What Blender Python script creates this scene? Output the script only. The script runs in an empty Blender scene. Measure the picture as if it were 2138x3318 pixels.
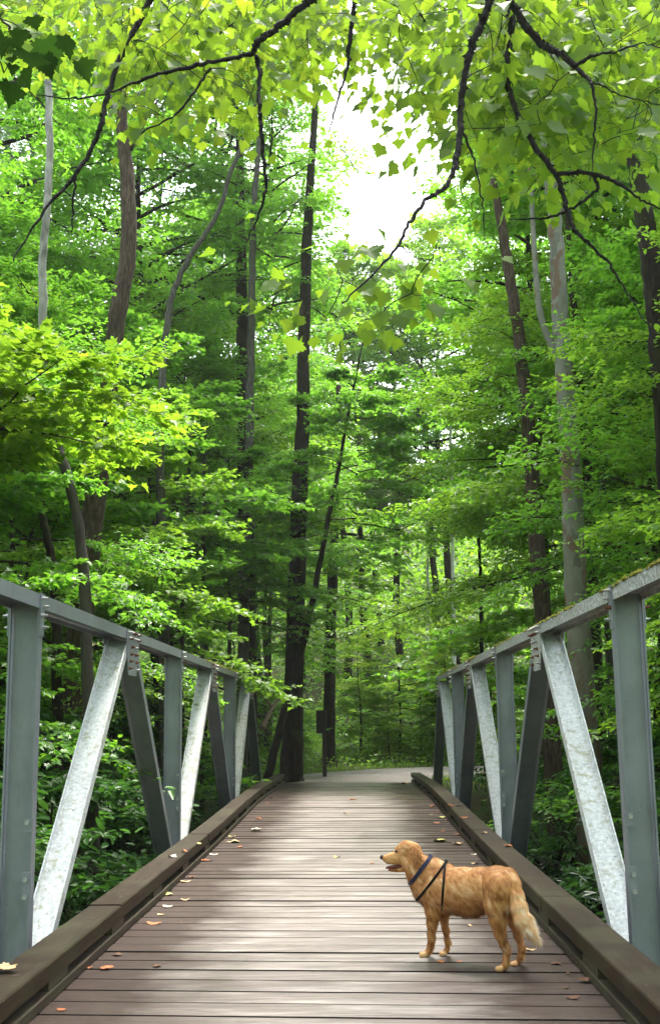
import bpy, bmesh, math, random
import numpy as np
from mathutils import Vector, Matrix

# ------------------------------------------------------------------ camera, sky, sun, exposure
sc = bpy.context.scene
COL = sc.collection
W, H = 2138.0, 3318.0
F, PITCH, YAW, ROLL, CAMH = 3675.9, 0.1808, 0.0191, -0.0121, 1.5
_cy, _sy, _cp, _sp = math.cos(YAW), math.sin(YAW), math.cos(PITCH), math.sin(PITCH)
FW = np.array([-_sy*_cp, _cy*_cp, _sp])
_r0 = np.array([_cy, _sy, 0.0]); _u0 = np.cross(_r0, FW)
RT = _r0*math.cos(ROLL) + _u0*math.sin(ROLL)
UP = -_r0*math.sin(ROLL) + _u0*math.cos(ROLL)
EYE = np.array([0, 0, CAMH])

cd = bpy.data.cameras.new('camera')
cam = bpy.data.objects.new('camera', cd); COL.objects.link(cam)
cd.sensor_fit = 'VERTICAL'; cd.sensor_height = 24.0; cd.lens = F/H*24.0
cd.clip_start = 0.05; cd.clip_end = 2000
M = Matrix.Identity(4)
for i in range(3):
    M[i][0] = RT[i]; M[i][1] = UP[i]; M[i][2] = -FW[i]; M[i][3] = EYE[i]
cam.matrix_world = M
sc.camera = cam

SUN_EL, SUN_AZ = math.radians(64), math.radians(12)      # azimuth clockwise from +Y
world = bpy.data.worlds.new('World'); sc.world = world; world.use_nodes = True
wn, wl = world.node_tree.nodes, world.node_tree.links
wn.clear()
wo = wn.new('ShaderNodeOutputWorld'); wb = wn.new('ShaderNodeBackground')
sky = wn.new('ShaderNodeTexSky'); sky.sky_type = 'NISHITA'; sky.sun_disc = False
sky.sun_elevation = SUN_EL; sky.sun_rotation = SUN_AZ
sky.air_density = 1.2; sky.dust_density = 4.0; sky.ozone_density = 1.0
hs = wn.new('ShaderNodeHueSaturation'); hs.inputs['Saturation'].default_value = 0.45   # thin bright overcast
hs.inputs['Value'].default_value = 1.0
wl.new(sky.outputs[0], hs.inputs['Color']); wl.new(hs.outputs[0], wb.inputs['Color'])
wb.inputs['Strength'].default_value = 0.15
wl.new(wb.outputs[0], wo.inputs['Surface'])
sd = bpy.data.lights.new('sun', 'SUN'); sd.energy = 1.5; sd.angle = math.radians(14); sd.color = (1, .95, .85)
sun = bpy.data.objects.new('sun', sd); COL.objects.link(sun)
sdir = Vector((math.sin(SUN_AZ)*math.cos(SUN_EL), math.cos(SUN_AZ)*math.cos(SUN_EL), math.sin(SUN_EL)))
sun.rotation_euler = (-sdir).to_track_quat('-Z', 'Y').to_euler()
sun.location = sdir*60
sc.view_settings.view_transform = 'Standard'; sc.view_settings.look = 'None'
sc.view_settings.exposure = 2.6; sc.view_settings.gamma = 1.0
sc.render.engine = 'CYCLES'
sc.cycles.max_bounces = 10; sc.cycles.diffuse_bounces = 4; sc.cycles.glossy_bounces = 3
sc.cycles.transmission_bounces = 8; sc.cycles.transparent_max_bounces = 8
sc.cycles.caustics_reflective = False; sc.cycles.caustics_refractive = False
sc.cycles.use_denoising = True
sc.cycles.sample_clamp_indirect = 6.0

# ------------------------------------------------------------------ pixel helpers (S = photograph pixels, D = photo scaled to 1540 wide)
K = 2138/1540.0
def ray(u, v):
    return FW*F + RT*(u - W/2) - UP*(v - H/2)
def S(u, v, y):
    d = ray(u, v); return EYE + d*(y/d[1])
def A(x, y_, y):
    return S(x*K, y_*K, y)
def G(u, v, z=0.0):
    d = ray(u, v); return EYE + d*((z-CAMH)/d[2])
def px(n, y):                                # size in metres of n D-pixels at depth y
    return n*K*y/F

# ------------------------------------------------------------------ object helpers
def tag(o, label=None, cat=None, group=None, kind=None):
    if label: o['label'] = label
    if cat: o['category'] = cat
    if group: o['group'] = group
    if kind: o['kind'] = kind
    return o
def empty(name, loc=(0, 0, 0), label=None, cat=None, group=None, rz=0):
    o = bpy.data.objects.new(name, None); COL.objects.link(o)
    o.location = loc; o.rotation_euler = (0, 0, rz); o.empty_display_size = .2
    return tag(o, label, cat, group)
def link(name, me, mat=None, parent=None, smooth=False):
    o = bpy.data.objects.new(name, me); COL.objects.link(o)
    if mat is not None and len(me.materials) == 0: me.materials.append(mat)
    if smooth:
        me.polygons.foreach_set('use_smooth', np.ones(len(me.polygons), bool))
    if parent is not None:
        o.parent = parent
        def world_of(q):
            m_ = Matrix.Translation(q.location)
            return world_of(q.parent) @ q.matrix_parent_inverse @ m_ if q.parent else m_
        o.matrix_parent_inverse = world_of(parent).inverted()
    return o

class Geo:
    """collects verts / quads / tris and makes one mesh"""
    def __init__(s): s.v = []; s.f = []; s.n = 0; s.at = []
    def add(s, v, f, a=0.0):
        v = np.asarray(v, float).reshape(-1, 3); s.v.append(v)
        for q in f: s.f.append([i + s.n for i in q])
        s.at.append(np.broadcast_to(np.asarray(a, float), (len(v),)))
        s.n += len(v)
    def box(s, c, d, R=None, a=0.0):
        h = np.array(d)/2.0
        P = np.array([[x, y, z] for x in (-1, 1) for y in (-1, 1) for z in (-1, 1)])*h
        if R is not None: P = P @ np.asarray(R).T
        s.add(P + np.array(c), [(0, 1, 3, 2), (4, 6, 7, 5), (0, 4, 5, 1), (2, 3, 7, 6), (0, 2, 6, 4), (1, 5, 7, 3)], a)
    def tube(s, pts, rad, n=8, a=0.0, caps=True):
        pts = np.asarray(pts, float); rad = np.asarray(rad, float)
        m = len(pts); t = np.gradient(pts, axis=0); t /= np.linalg.norm(t, axis=1)[:, None] + 1e-9
        ref = np.array([0, 0, 1.0]) if abs(t[0][2]) < .8 else np.array([1.0, 0, 0])
        ang = np.arange(n)*2*np.pi/n; V = []
        u = np.cross(t[0], ref); u /= np.linalg.norm(u)
        for i in range(m):
            u = u - t[i]*np.dot(u, t[i]); u /= np.linalg.norm(u) + 1e-9
            w = np.cross(t[i], u)
            V.append(pts[i] + rad[i]*(np.cos(ang)[:, None]*u + np.sin(ang)[:, None]*w))
        f = []
        for i in range(m-1):
            for j in range(n):
                k = (j+1) % n
                f.append((i*n+j, i*n+k, (i+1)*n+k, (i+1)*n+j))
        if caps:
            f.append(tuple(range(n-1, -1, -1))); f.append(tuple((m-1)*n + j for j in range(n)))
        s.add(np.concatenate(V), f, a)
    def mesh(s, name, attr=False):
        me = bpy.data.meshes.new(name)
        v = np.concatenate(s.v) if s.v else np.zeros((0, 3))
        me.from_pydata(v.tolist(), [], s.f)
        if attr:
            at = me.attributes.new('rnd', 'FLOAT', 'POINT'); at.data.foreach_set('value', np.concatenate(s.at).astype(np.float32))
        me.update(); return me

def fast_mesh(name, v, f, rnd=None, smooth=False):
    """v (n,3), f (m,k) constant k"""
    me = bpy.data.meshes.new(name)
    f = np.ascontiguousarray(f, np.int32); m, k = f.shape
    me.vertices.add(len(v)); me.vertices.foreach_set('co', np.ascontiguousarray(v, np.float32).ravel())
    me.loops.add(m*k); me.loops.foreach_set('vertex_index', f.ravel())
    me.polygons.add(m); me.polygons.foreach_set('loop_start', np.arange(0, m*k, k, dtype=np.int32))
    try: me.polygons.foreach_set('loop_total', np.full(m, k, np.int32))
    except Exception: pass
    if rnd is not None:
        a = me.attributes.new('rnd', 'FLOAT', 'POINT'); a.data.foreach_set('value', np.ascontiguousarray(rnd, np.float32))
    if smooth: me.polygons.foreach_set('use_smooth', np.ones(m, bool))
    me.update(); me.validate(); return me

# ------------------------------------------------------------------ materials
def newmat(name):
    m = bpy.data.materials.new(name); m.use_nodes = True
    nt = m.node_tree; nt.nodes.clear()
    out = nt.nodes.new('ShaderNodeOutputMaterial')
    return m, nt, out
def N(nt, t, **kw):
    n = nt.nodes.new(t)
    for k, v in kw.items():
        if k in n.inputs.keys(): n.inputs[k].default_value = v
        else: setattr(n, k, v)
    return n
def ramp(nt, fac, stops, interp='LINEAR'):
    r = nt.nodes.new('ShaderNodeValToRGB'); r.color_ramp.interpolation = interp
    e = r.color_ramp.elements
    while len(e) > 1: e.remove(e[0])
    e[0].position = stops[0][0]; e[0].color = (*stops[0][1], 1)
    for p, c in stops[1:]:
        x = e.new(p); x.color = (*c, 1)
    nt.links.new(fac, r.inputs[0]); return r.outputs[0]
def coord(nt, scale=(1, 1, 1), src='Object'):
    tc = nt.nodes.new('ShaderNodeTexCoord'); mp = nt.nodes.new('ShaderNodeMapping')
    mp.inputs['Scale'].default_value = scale; nt.links.new(tc.outputs[src], mp.inputs[0]); return mp.outputs[0]
def noise(nt, vec, scale, detail=4, rough=.55, dist=0):
    n = N(nt, 'ShaderNodeTexNoise', Scale=scale, Detail=detail, Roughness=rough, Distortion=dist)
    nt.links.new(vec, n.inputs['Vector']); return n.outputs['Fac']
def mixc(nt, fac, a, b, mode='MIX'):
    m = nt.nodes.new('ShaderNodeMix'); m.data_type = 'RGBA'; m.blend_type = mode
    for s, x in ((0, fac), (6, a), (7, b)):
        if isinstance(x, (tuple, list)): m.inputs[s].default_value = (*x, 1)
        elif isinstance(x, (int, float)): m.inputs[s].default_value = x
        else: nt.links.new(x, m.inputs[s])
    return m.outputs[2]
def mathn(nt, op, a, b=0.0, clamp=False):
    m = nt.nodes.new('ShaderNodeMath'); m.operation = op; m.use_clamp = clamp
    for i, x in enumerate((a, b)):
        if isinstance(x, (int, float)): m.inputs[i].default_value = x
        else: nt.links.new(x, m.inputs[i])
    return m.outputs[0]
def bump(nt, h, strength, dist=.01):
    b = N(nt, 'ShaderNodeBump', Strength=strength, Distance=dist); nt.links.new(h, b.inputs['Height']); return b.outputs[0]
def principled(nt, out, base, rough=.6, metal=0.0, spec=.4, normal=None):
    p = nt.nodes.new('ShaderNodeBsdfPrincipled')
    for k, x in (('Base Color', base), ('Roughness', rough), ('Metallic', metal), ('Specular IOR Level', spec)):
        if isinstance(x, tuple): p.inputs[k].default_value = (*x, 1)
        elif isinstance(x, (int, float)): p.inputs[k].default_value = x
        else: nt.links.new(x, p.inputs[k])
    if normal is not None: nt.links.new(normal, p.inputs['Normal'])
    nt.links.new(p.outputs[0], out.inputs['Surface']); return p

def leaf_mat(name, c0, c1, c2, trans, tmix=.45, rough=.42, spec=.35):
    m, nt, out = newmat(name)
    at = N(nt, 'ShaderNodeAttribute', attribute_name='rnd')
    oi = nt.nodes.new('ShaderNodeObjectInfo')
    r = mathn(nt, 'ADD', mathn(nt, 'MULTIPLY', at.outputs['Fac'], .8), mathn(nt, 'MULTIPLY', oi.outputs['Random'], .2))
    colr = ramp(nt, r, [(0, c0), (.5, c1), (1, c2)])
    p = nt.nodes.new('ShaderNodeBsdfPrincipled')
    nt.links.new(colr, p.inputs['Base Color']); p.inputs['Roughness'].default_value = rough
    p.inputs['Specular IOR Level'].default_value = spec
    t = nt.nodes.new('ShaderNodeBsdfTranslucent')
    tc = ramp(nt, r, [(0, tuple(x*.75 for x in trans)), (.6, trans), (1, (min(1, trans[0]*1.35), trans[1]*1.08, trans[2]))])
    nt.links.new(tc, t.inputs['Color'])
    mx = nt.nodes.new('ShaderNodeMixShader'); mx.inputs[0].default_value = tmix
    nt.links.new(p.outputs[0], mx.inputs[1]); nt.links.new(t.outputs[0], mx.inputs[2])
    nt.links.new(mx.outputs[0], out.inputs['Surface']); return m

MAT = {}
MAT['leaf_green'] = leaf_mat('leaf_green', (0.046, 0.131, 0.020), (0.086, 0.212, 0.026), (0.138, 0.296, 0.038), (0.267, 0.603, 0.038), .5, .4, .4)
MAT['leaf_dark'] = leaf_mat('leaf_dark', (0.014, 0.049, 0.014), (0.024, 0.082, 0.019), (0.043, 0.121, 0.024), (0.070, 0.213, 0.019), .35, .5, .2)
MAT['leaf_yellow'] = leaf_mat('leaf_yellow', (0.094, 0.194, 0.015), (0.132, 0.262, 0.019), (0.195, 0.320, 0.023), (0.328, 0.563, 0.028), .52, .5, .25)
MAT['leaf_maple'] = leaf_mat('leaf_maple', (0.046, 0.112, 0.015), (0.070, 0.150, 0.019), (0.103, 0.189, 0.023), (0.251, 0.417, 0.023), .6, .5, .2)
MAT['leaf_grey'] = leaf_mat('leaf_grey', (0.063, 0.116, 0.053), (0.094, 0.165, 0.071), (0.117, 0.194, 0.085), (0.171, 0.349, 0.085), .4)
MAT['leaf_glossy'] = leaf_mat('leaf_glossy', (0.006, 0.029, 0.009), (0.012, 0.049, 0.014), (0.017, 0.068, 0.015), (0.015, 0.078, 0.009), .15, .3, .5)
MAT['leaf_bright'] = leaf_mat('leaf_bright', (0.068, 0.170, 0.019), (0.118, 0.242, 0.026), (0.179, 0.306, 0.034), (0.308, 0.582, 0.034), .5, .42, .35)
MAT['leaf_lime'] = leaf_mat('leaf_lime', (0.103, 0.213, 0.019), (0.164, 0.301, 0.028), (0.236, 0.369, 0.038), (0.410, 0.640, 0.038), .5, .42, .35)
MAT['leaf_shade'] = leaf_mat('leaf_shade', (.010, .028, .005), (.015, .038, .006), (.022, .05, .008), (.03, .085, .008), .3, .9, .0)  # maple leaf with deep shade put into its colour
MAT['leaf_shrub'] = leaf_mat('leaf_shrub', (0.024, 0.087, 0.017), (0.051, 0.145, 0.025), (0.082, 0.199, 0.036), (0.123, 0.349, 0.033), .4, .42, .45)

def bark_mat(name, c0, c1, scale=(9, 9, 1.6), b=.6, moss=0.0):
    m, nt, out = newmat(name); v = coord(nt, scale)
    n1 = noise(nt, v, 3.0, 7, .65, .6); n2 = noise(nt, coord(nt, (1, 1, .6)), 1.3, 3)
    c = ramp(nt, n1, [(.3, tuple(x*.35 for x in c0)), (.48, c0), (.7, c1)])
    c = mixc(nt, mathn(nt, 'MULTIPLY', n2, .6), c, tuple(x*.6 for x in c0))
    if moss: c = mixc(nt, ramp(nt, noise(nt, coord(nt), 2.2, 5), [(.5, (0, 0, 0)), (.7, (moss,)*3)]), c, (.05, .07, .02))
    principled(nt, out, c, .9, 0, .2, bump(nt, n1, b, .04)); return m
def sycamore_mat(name):
    m, nt, out = newmat(name); v = coord(nt, (1, 1, .55))
    vo = N(nt, 'ShaderNodeTexVoronoi', Scale=9.0); nt.links.new(mixc(nt, .12, v, N(nt, 'ShaderNodeTexNoise', Scale=5).outputs['Color']), vo.inputs['Vector'])
    n = noise(nt, v, 3.5, 6, .6, .4)
    base = ramp(nt, vo.outputs['Color'], [(.15, (.085, .092, .062)), (.4, (.18, .185, .14)), (.6, (.145, .15, .105)), (.9, (.205, .205, .165))])
    base = mixc(nt, mathn(nt, 'MULTIPLY', noise(nt, v, 1.1, 3), .6), base, (.22, .22, .185))
    sp = ramp(nt, n, [(.53, (0, 0, 0)), (.58, (1, 1, 1))])
    geo = nt.nodes.new('ShaderNodeNewGeometry'); sx = nt.nodes.new('ShaderNodeSeparateXYZ'); nt.links.new(geo.outputs['Position'], sx.inputs[0])
    low = mathn(nt, 'DIVIDE', mathn(nt, 'SUBTRACT', 4.6, sx.outputs[2]), 5.0, True)       # older flaky bark low down
    base = mixc(nt, mathn(nt, 'MULTIPLY', sp, .85), base, (.14, .085, .05))
    base = mixc(nt, mathn(nt, 'MULTIPLY', low, .75), base, (.13, .095, .06))
    principled(nt, out, base, .8, 0, .25, bump(nt, n, .5, .02)); return m
MAT['bark_brown'] = bark_mat('bark_brown', (.062, .043, .029), (.155, .117, .083))
MAT['bark_dark'] = bark_mat('bark_dark', (.018, .0128, .0085), (.052, .038, .027), moss=.4)
MAT['bark_grey'] = bark_mat('bark_grey', (.075, .07, .058), (.19, .185, .155), moss=.4)
def pale_mat(name):
    m, nt, out = newmat(name); v = coord(nt, (3, 3, 1.2)); n1 = noise(nt, v, 3.0, 7, .65, .6)
    c = ramp(nt, n1, [(.3, (.12, .115, .10)), (.48, (.24, .235, .205)), (.7, (.44, .43, .39))])
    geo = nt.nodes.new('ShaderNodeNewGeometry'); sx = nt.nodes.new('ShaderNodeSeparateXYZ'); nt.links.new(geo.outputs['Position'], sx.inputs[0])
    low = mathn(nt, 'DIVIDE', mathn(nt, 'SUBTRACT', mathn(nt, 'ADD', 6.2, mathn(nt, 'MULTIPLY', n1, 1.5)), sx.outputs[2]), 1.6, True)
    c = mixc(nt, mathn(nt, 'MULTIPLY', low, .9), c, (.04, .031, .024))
    principled(nt, out, c, .85, 0, .2, bump(nt, n1, .5, .02)); return m
MAT['bark_pale'] = pale_mat('bark_pale')
MAT['bark_birch'] = bark_mat('bark_birch', (.45, .45, .43), (.75, .74, .71), (3, 3, 5), .2)
MAT['bark_syc'] = sycamore_mat('bark_syc')
MAT['bark_twig'] = bark_mat('bark_twig', (.010, .0085, .007), (.03, .026, .021), (6, 6, 6), .8)

def steel_mat(name, lichen=0.0, tint=(.25, .268, .305), metal=.38, streak=0.0, rough=.42):
    m, nt, out = newmat(name); v = coord(nt)
    n = noise(nt, v, 2.5, 6, .6); n2 = noise(nt, v, 26, 5, .6)
    c = ramp(nt, n, [(.25, tuple(x*.8 for x in tint)), (.75, tuple(min(1, x*1.12) for x in tint))])
    met = metal
    h = n2
    if streak:
        st = noise(nt, coord(nt, (14, 14, .8)), 2.0, 4); c = mixc(nt, ramp(nt, st, [(.5, (0, 0, 0)), (.66, (streak,)*3)]), c, (.22, .22, .19))
    spots = ramp(nt, noise(nt, v, 55, 3, .6), [(.66, (0, 0, 0)), (.72, (.5,)*3)]); c = mixc(nt, spots, c, (.10, .085, .06))
    grime = ramp(nt, noise(nt, coord(nt, (5, 5, 1.2)), 1.6, 5, .65), [(.52, (0, 0, 0)), (.72, (.45,)*3)])
    c = mixc(nt, grime, c, (.20, .205, .175) if lichen else (.13, .14, .13))
    if lichen:
        n3 = noise(nt, v, 14, 6, .75); n4 = noise(nt, v, 34, 4, .65); n5 = noise(nt, v, 1.1, 2)
        # pale oxide mottling, green-grey lichen crusts and dark specks
        c = mixc(nt, ramp(nt, n4, [(.46, (0, 0, 0)), (.60, (.75,)*3)]), c, (.66, .67, .67))
        c = mixc(nt, ramp(nt, mathn(nt, 'ADD', n3, mathn(nt, 'MULTIPLY', n5, .25)), [(.66, (0, 0, 0)), (.75, (lichen*.85,)*3)]), c, (.30, .29, .19))
        c = mixc(nt, ramp(nt, noise(nt, v, 30, 5, .75), [(.61, (0, 0, 0)), (.66, (lichen,)*3)]), c, (.12, .115, .08))
        met = metal*.3; h = mathn(nt, 'ADD', n4, n3)
    principled(nt, out, c, rough + (.2 if lichen else 0), met, .45, bump(nt, h, .5 if lichen else .12, .01)); return m
MAT['steel'] = steel_mat('steel')
MAT['steel_white'] = steel_mat('steel_white', .95, (.50, .52, .54))
MAT['steel_streak'] = steel_mat('steel_streak', .6, (.25, .26, .255), .3, .8)
def simple(name, c, rough=.6, metal=0.0, spec=.4, var=.25, scale=12, b=.2):
    m, nt, out = newmat(name); n = noise(nt, coord(nt), scale, 5)
    col = ramp(nt, n, [(.3, tuple(x*(1-var) for x in c)), (.7, tuple(min(1, x*(1+var)) for x in c))])
    principled(nt, out, col, rough, metal, spec, bump(nt, n, b, .005)); return m
MAT['bolt'] = simple('bolt', (.40, .40, .40), .4, .6)
MAT['rust'] = simple('rust', (.13, .055, .03), .85, 0, .2, .5, 60)
MAT['moss'] = simple('moss', (.16, .15, .02), .95, 0, .1, .6, 30)

def plank_mat():
    m, nt, out = newmat('deck_wood'); at = N(nt, 'ShaderNodeAttribute', attribute_name='rnd')
    va = nt.nodes.new('ShaderNodeVectorMath'); va.operation = 'ADD'
    cb = nt.nodes.new('ShaderNodeCombineXYZ'); nt.links.new(mathn(nt, 'MULTIPLY', at.outputs['Fac'], 53.0), cb.inputs[0])
    nt.links.new(coord(nt), va.inputs[0]); nt.links.new(cb.outputs[0], va.inputs[1])
    mp = nt.nodes.new('ShaderNodeMapping'); mp.inputs['Scale'].default_value = (1.1, 24, 24); nt.links.new(va.outputs[0], mp.inputs[0])
    g = noise(nt, mp.outputs[0], 2.0, 8, .62, .35)
    mp2 = nt.nodes.new('ShaderNodeMapping'); mp2.inputs['Scale'].default_value = (.9, 5, 5); nt.links.new(va.outputs[0], mp2.inputs[0])
    wear = noise(nt, mp2.outputs[0], 1.5, 5, .6, .5)
    c = ramp(nt, g, [(.28, (.034, .021, .016)), (.46, (.10, .069, .057)), (.58, (.165, .121, .105)), (.75, (.30, .24, .217))])
    c = mixc(nt, ramp(nt, at.outputs['Fac'], [(0, (.0,)*3), (.5, (.15,)*3), (1, (.75,)*3)]), c, (.075, .046, .038))
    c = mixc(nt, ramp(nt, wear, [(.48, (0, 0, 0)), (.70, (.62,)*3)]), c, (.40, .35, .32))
    sx = nt.nodes.new('ShaderNodeSeparateXYZ'); nt.links.new(coord(nt), sx.inputs[0])     # colour darkens towards the curbs, the middle stays as it is
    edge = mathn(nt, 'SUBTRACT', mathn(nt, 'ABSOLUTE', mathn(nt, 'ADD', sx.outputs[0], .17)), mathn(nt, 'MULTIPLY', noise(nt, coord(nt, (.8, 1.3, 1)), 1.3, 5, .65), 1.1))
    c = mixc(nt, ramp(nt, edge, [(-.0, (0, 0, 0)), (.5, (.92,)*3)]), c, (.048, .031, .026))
    c = mixc(nt, mathn(nt, 'MULTIPLY', mathn(nt, 'DIVIDE', mathn(nt, 'SUBTRACT', sx.outputs[1], 23.0), 4.0, True), .7), c, (.05, .036, .029))      # soil tracked on from the lane
    damp = noise(nt, coord(nt, (.9, .45, 1)), 1.2, 5, .6, .8)
    c = mixc(nt, ramp(nt, damp, [(.5, (0, 0, 0)), (.68, (.55,)*3)]), c, (.085, .06, .05))
    knot = N(nt, 'ShaderNodeTexVoronoi', Scale=1.0); mk = nt.nodes.new('ShaderNodeMapping'); mk.inputs['Scale'].default_value = (1.6, 5, 1); nt.links.new(va.outputs[0], mk.inputs[0]); nt.links.new(mk.outputs[0], knot.inputs['Vector'])
    c = mixc(nt, ramp(nt, knot.outputs['Distance'], [(.05, (.8,)*3), (.11, (0, 0, 0))]), c, (.03, .02, .016))
    rr = mixc(nt, ramp(nt, damp, [(.45, (0, 0, 0)), (.7, (.7,)*3)]), ramp(nt, g, [(.3, (.58,)*3), (.7, (.46,)*3)]), (.38, .38, .38))
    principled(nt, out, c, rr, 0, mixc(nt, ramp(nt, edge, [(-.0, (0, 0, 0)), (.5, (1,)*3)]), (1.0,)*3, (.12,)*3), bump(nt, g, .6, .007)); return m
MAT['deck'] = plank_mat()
MAT['deck_edge'] = simple('deck_edge', (.010, .007, .006), .9, 0, .1, .4, 20)   # wet, dirty end-to-end edges
def curb_mat(name, c0, c1):
    m, nt, out = newmat(name)
    g = noise(nt, coord(nt, (16, 1.0, 16)), 2.0, 7, .6, .3); n = noise(nt, coord(nt), 1.7, 4)
    c = ramp(nt, g, [(.25, tuple(x*.6 for x in c0)), (.55, c0), (.8, c1)])
    c = mixc(nt, ramp(nt, noise(nt, coord(nt), 46, 3), [(.68, (0, 0, 0)), (.74, (.5,)*3)]), c, (.26, .22, .16))
    c = mixc(nt, ramp(nt, n, [(.45, (0, 0, 0)), (.7, (.45,)*3)]), c, (.07, .07, .035))
    principled(nt, out, c, ramp(nt, n, [(.3, (.5,)*3), (.7, (.68,)*3)]), 0, .14, bump(nt, g, .5, .008)); return m
MAT['curb'] = curb_mat('curb_wood', (.026, .0145, .0075), (.056, .033, .018))
MAT['rail_low'] = curb_mat('low_wood', (.045, .034, .025), (.095, .075, .056))

def ground_mat():
    m, nt, out = newmat('forest_floor'); v = coord(nt)
    n = noise(nt, v, .5, 8, .65); n2 = noise(nt, v, 9, 6, .7)
    c = ramp(nt, n2, [(.3, (.03, .022, .015)), (.55, (.09, .062, .04)), (.75, (.17, .12, .08))])
    c = mixc(nt, ramp(nt, n, [(.36, (0, 0, 0)), (.52, (.9,)*3)]), c, (.05, .085, .02))
    principled(nt, out, c, .95, 0, .2, bump(nt, n2, .8, .05)); return m
MAT['ground'] = ground_mat()
def gravel_mat():
    m, nt, out = newmat('gravel'); v = coord(nt)
    n = noise(nt, v, 9, 6, .75); n2 = noise(nt, coord(nt, (.35, 1.1, 1)), .9, 4); n3 = noise(nt, v, 40, 3, .7)
    c = ramp(nt, n, [(.3, (.06, .044, .046)), (.55, (.15, .118, .125)), (.75, (.32, .275, .30))])
    c = mixc(nt, ramp(nt, n3, [(.5, (0, 0, 0)), (.66, (.6,)*3)]), c, (.40, .36, .40))
    sx = nt.nodes.new('ShaderNodeSeparateXYZ'); nt.links.new(v, sx.inputs[0])
    near = mathn(nt, 'DIVIDE', mathn(nt, 'SUBTRACT', mathn(nt, 'ADD', 30.2, mathn(nt, 'MULTIPLY', n2, 4.0)), sx.outputs[1]), 1.6, True)
    c = mixc(nt, mathn(nt, 'MULTIPLY', near, .85), c, (.055, .038, .030))
    principled(nt, out, c, .5, 0, .6, bump(nt, n, .9, .04)); return m
MAT['gravel'] = gravel_mat()
MAT['grass'] = leaf_mat('grass', (.05, .11, .015), (.10, .18, .02), (.15, .24, .03), (.22, .42, .03), .35)
MAT['water'] = simple('water', (.02, .025, .02), .08, 0, .5, .2, 3, .15)
MAT['signwood'] = simple('signwood', (.04, .033, .026), .8, 0, .3, .35, 18)
MAT['log'] = simple('log', (.20, .14, .10), .85, 0, .2, .4, 14)

# ------------------------------------------------------------------ the setting: ground, road, stream
def ground_z(x, y):
    x = np.asarray(x, float); y = np.asarray(y, float)
    bank = 1/(1+np.exp(-(y-23.6)/1.0)) + 1/(1+np.exp((y+9.0)/1.2))
    z = -3.1 + 3.02*np.clip(bank, 0, 1) + 1.5*(1/(1+np.exp(-(y-9.6)/.6)))*np.clip(1-bank, 0, 1)
    far = np.clip(y-41, 0, None)
    z = z + far*.05 + np.clip(y-54, 0, 70)*.36 + .12*np.sin(x*.6+y*.35)*np.clip(np.abs(x)-3, 0, 1)*np.clip(1-bank*.4, 0, 1)
    side = np.clip(np.abs(x+.2)-6, 0, None)*np.clip((y-31)/6, 0, 1)
    return z + side*.02
def build_ground():
    xs = np.concatenate([-np.geomspace(500, 14, 22), np.linspace(-13, 13, 66), np.geomspace(14, 500, 22)])
    ys = np.concatenate([-np.geomspace(300, 16, 14), np.linspace(-14, 60, 150), np.geomspace(62, 700, 28)])
    X, Y = np.meshgrid(xs, ys); Z = ground_z(X, Y)
    nx = len(xs); idx = np.arange(X.size).reshape(X.shape)
    f = np.stack([idx[:-1, :-1], idx[:-1, 1:], idx[1:, 1:], idx[1:, :-1]], -1).reshape(-1, 4)
    me = fast_mesh('ground', np.stack([X, Y, Z], -1).reshape(-1, 3), f, smooth=True)
    tag(link('ground', me, MAT['ground']), kind='structure')
build_ground()
def build_road():
    # the lane leaves the bridge end and swings to the right
    c = [(-.18, 27.6, 3.2), (-.15, 29, 3.3), (.0, 31, 3.9), (.9, 33.2, 5.0), (2.6, 34.9, 5.2), (5, 35.9, 5.0), (9, 36.6, 4.8), (15, 37.2, 4.6), (24, 37, 4.6), (40, 35, 4.6)]
    c = np.array(c); t = np.linspace(0, len(c)-1, 90)
    P = np.stack([np.interp(t, range(len(c)), c[:, i]) for i in range(3)], -1)
    for _ in range(6): P[1:-1] = (P[:-2]+2*P[1:-1]+P[2:])/4
    T = np.gradient(P[:, :2], axis=0); T /= np.linalg.norm(T, axis=1)[:, None]
    Nn = np.stack([-T[:, 1], T[:, 0]], -1); rows = []
    for s in np.linspace(-1, 1, 9):
        q = P[:, :2] + Nn*(P[:, 2:3]/2*s*(1+.05*np.sin(t*3+s)[:, None]))
        z = ground_z(q[:, 0], q[:, 1]); z = np.maximum(z, -.06) + .035 - .03*s**4
        rows.append(np.column_stack([q, z]))
    R = np.stack(rows, 1); idx = np.arange(R.shape[0]*9).reshape(-1, 9)
    f = np.stack([idx[:-1, :-1], idx[:-1, 1:], idx[1:, 1:], idx[1:, :-1]], -1).reshape(-1, 4)
    tag(link('gravel_road', fast_mesh('gravel_road', R.reshape(-1, 3), f, smooth=True), MAT['gravel']), kind='structure')
    return P
ROAD = build_road()
g = Geo(); g.add([(-60, -6, -2.75), (60, -6, -2.75), (60, 10, -2.75), (-60, 10, -2.75)], [(0, 1, 2, 3)])
tag(link('stream_water', g.mesh('stream_water'), MAT['water']), kind='structure')

# ------------------------------------------------------------------ the bridge
AL, AR, ZT, PP, Y0 = 2.1814, 1.7939, 2.3888, 3.3048, 7.9078
CL, CR, CZ = 1.6719, 1.323, 0.2222
YEND = 27.8
def hump(y): return .085*np.exp(-((np.asarray(y, float)-20.5)/5.0)**2)
bridge = empty('truss_bridge', (0, 0, 0), 'narrow grey steel pony truss bridge with a plank deck and timber curbs', 'bridge')
rng = np.random.default_rng(7)

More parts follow.
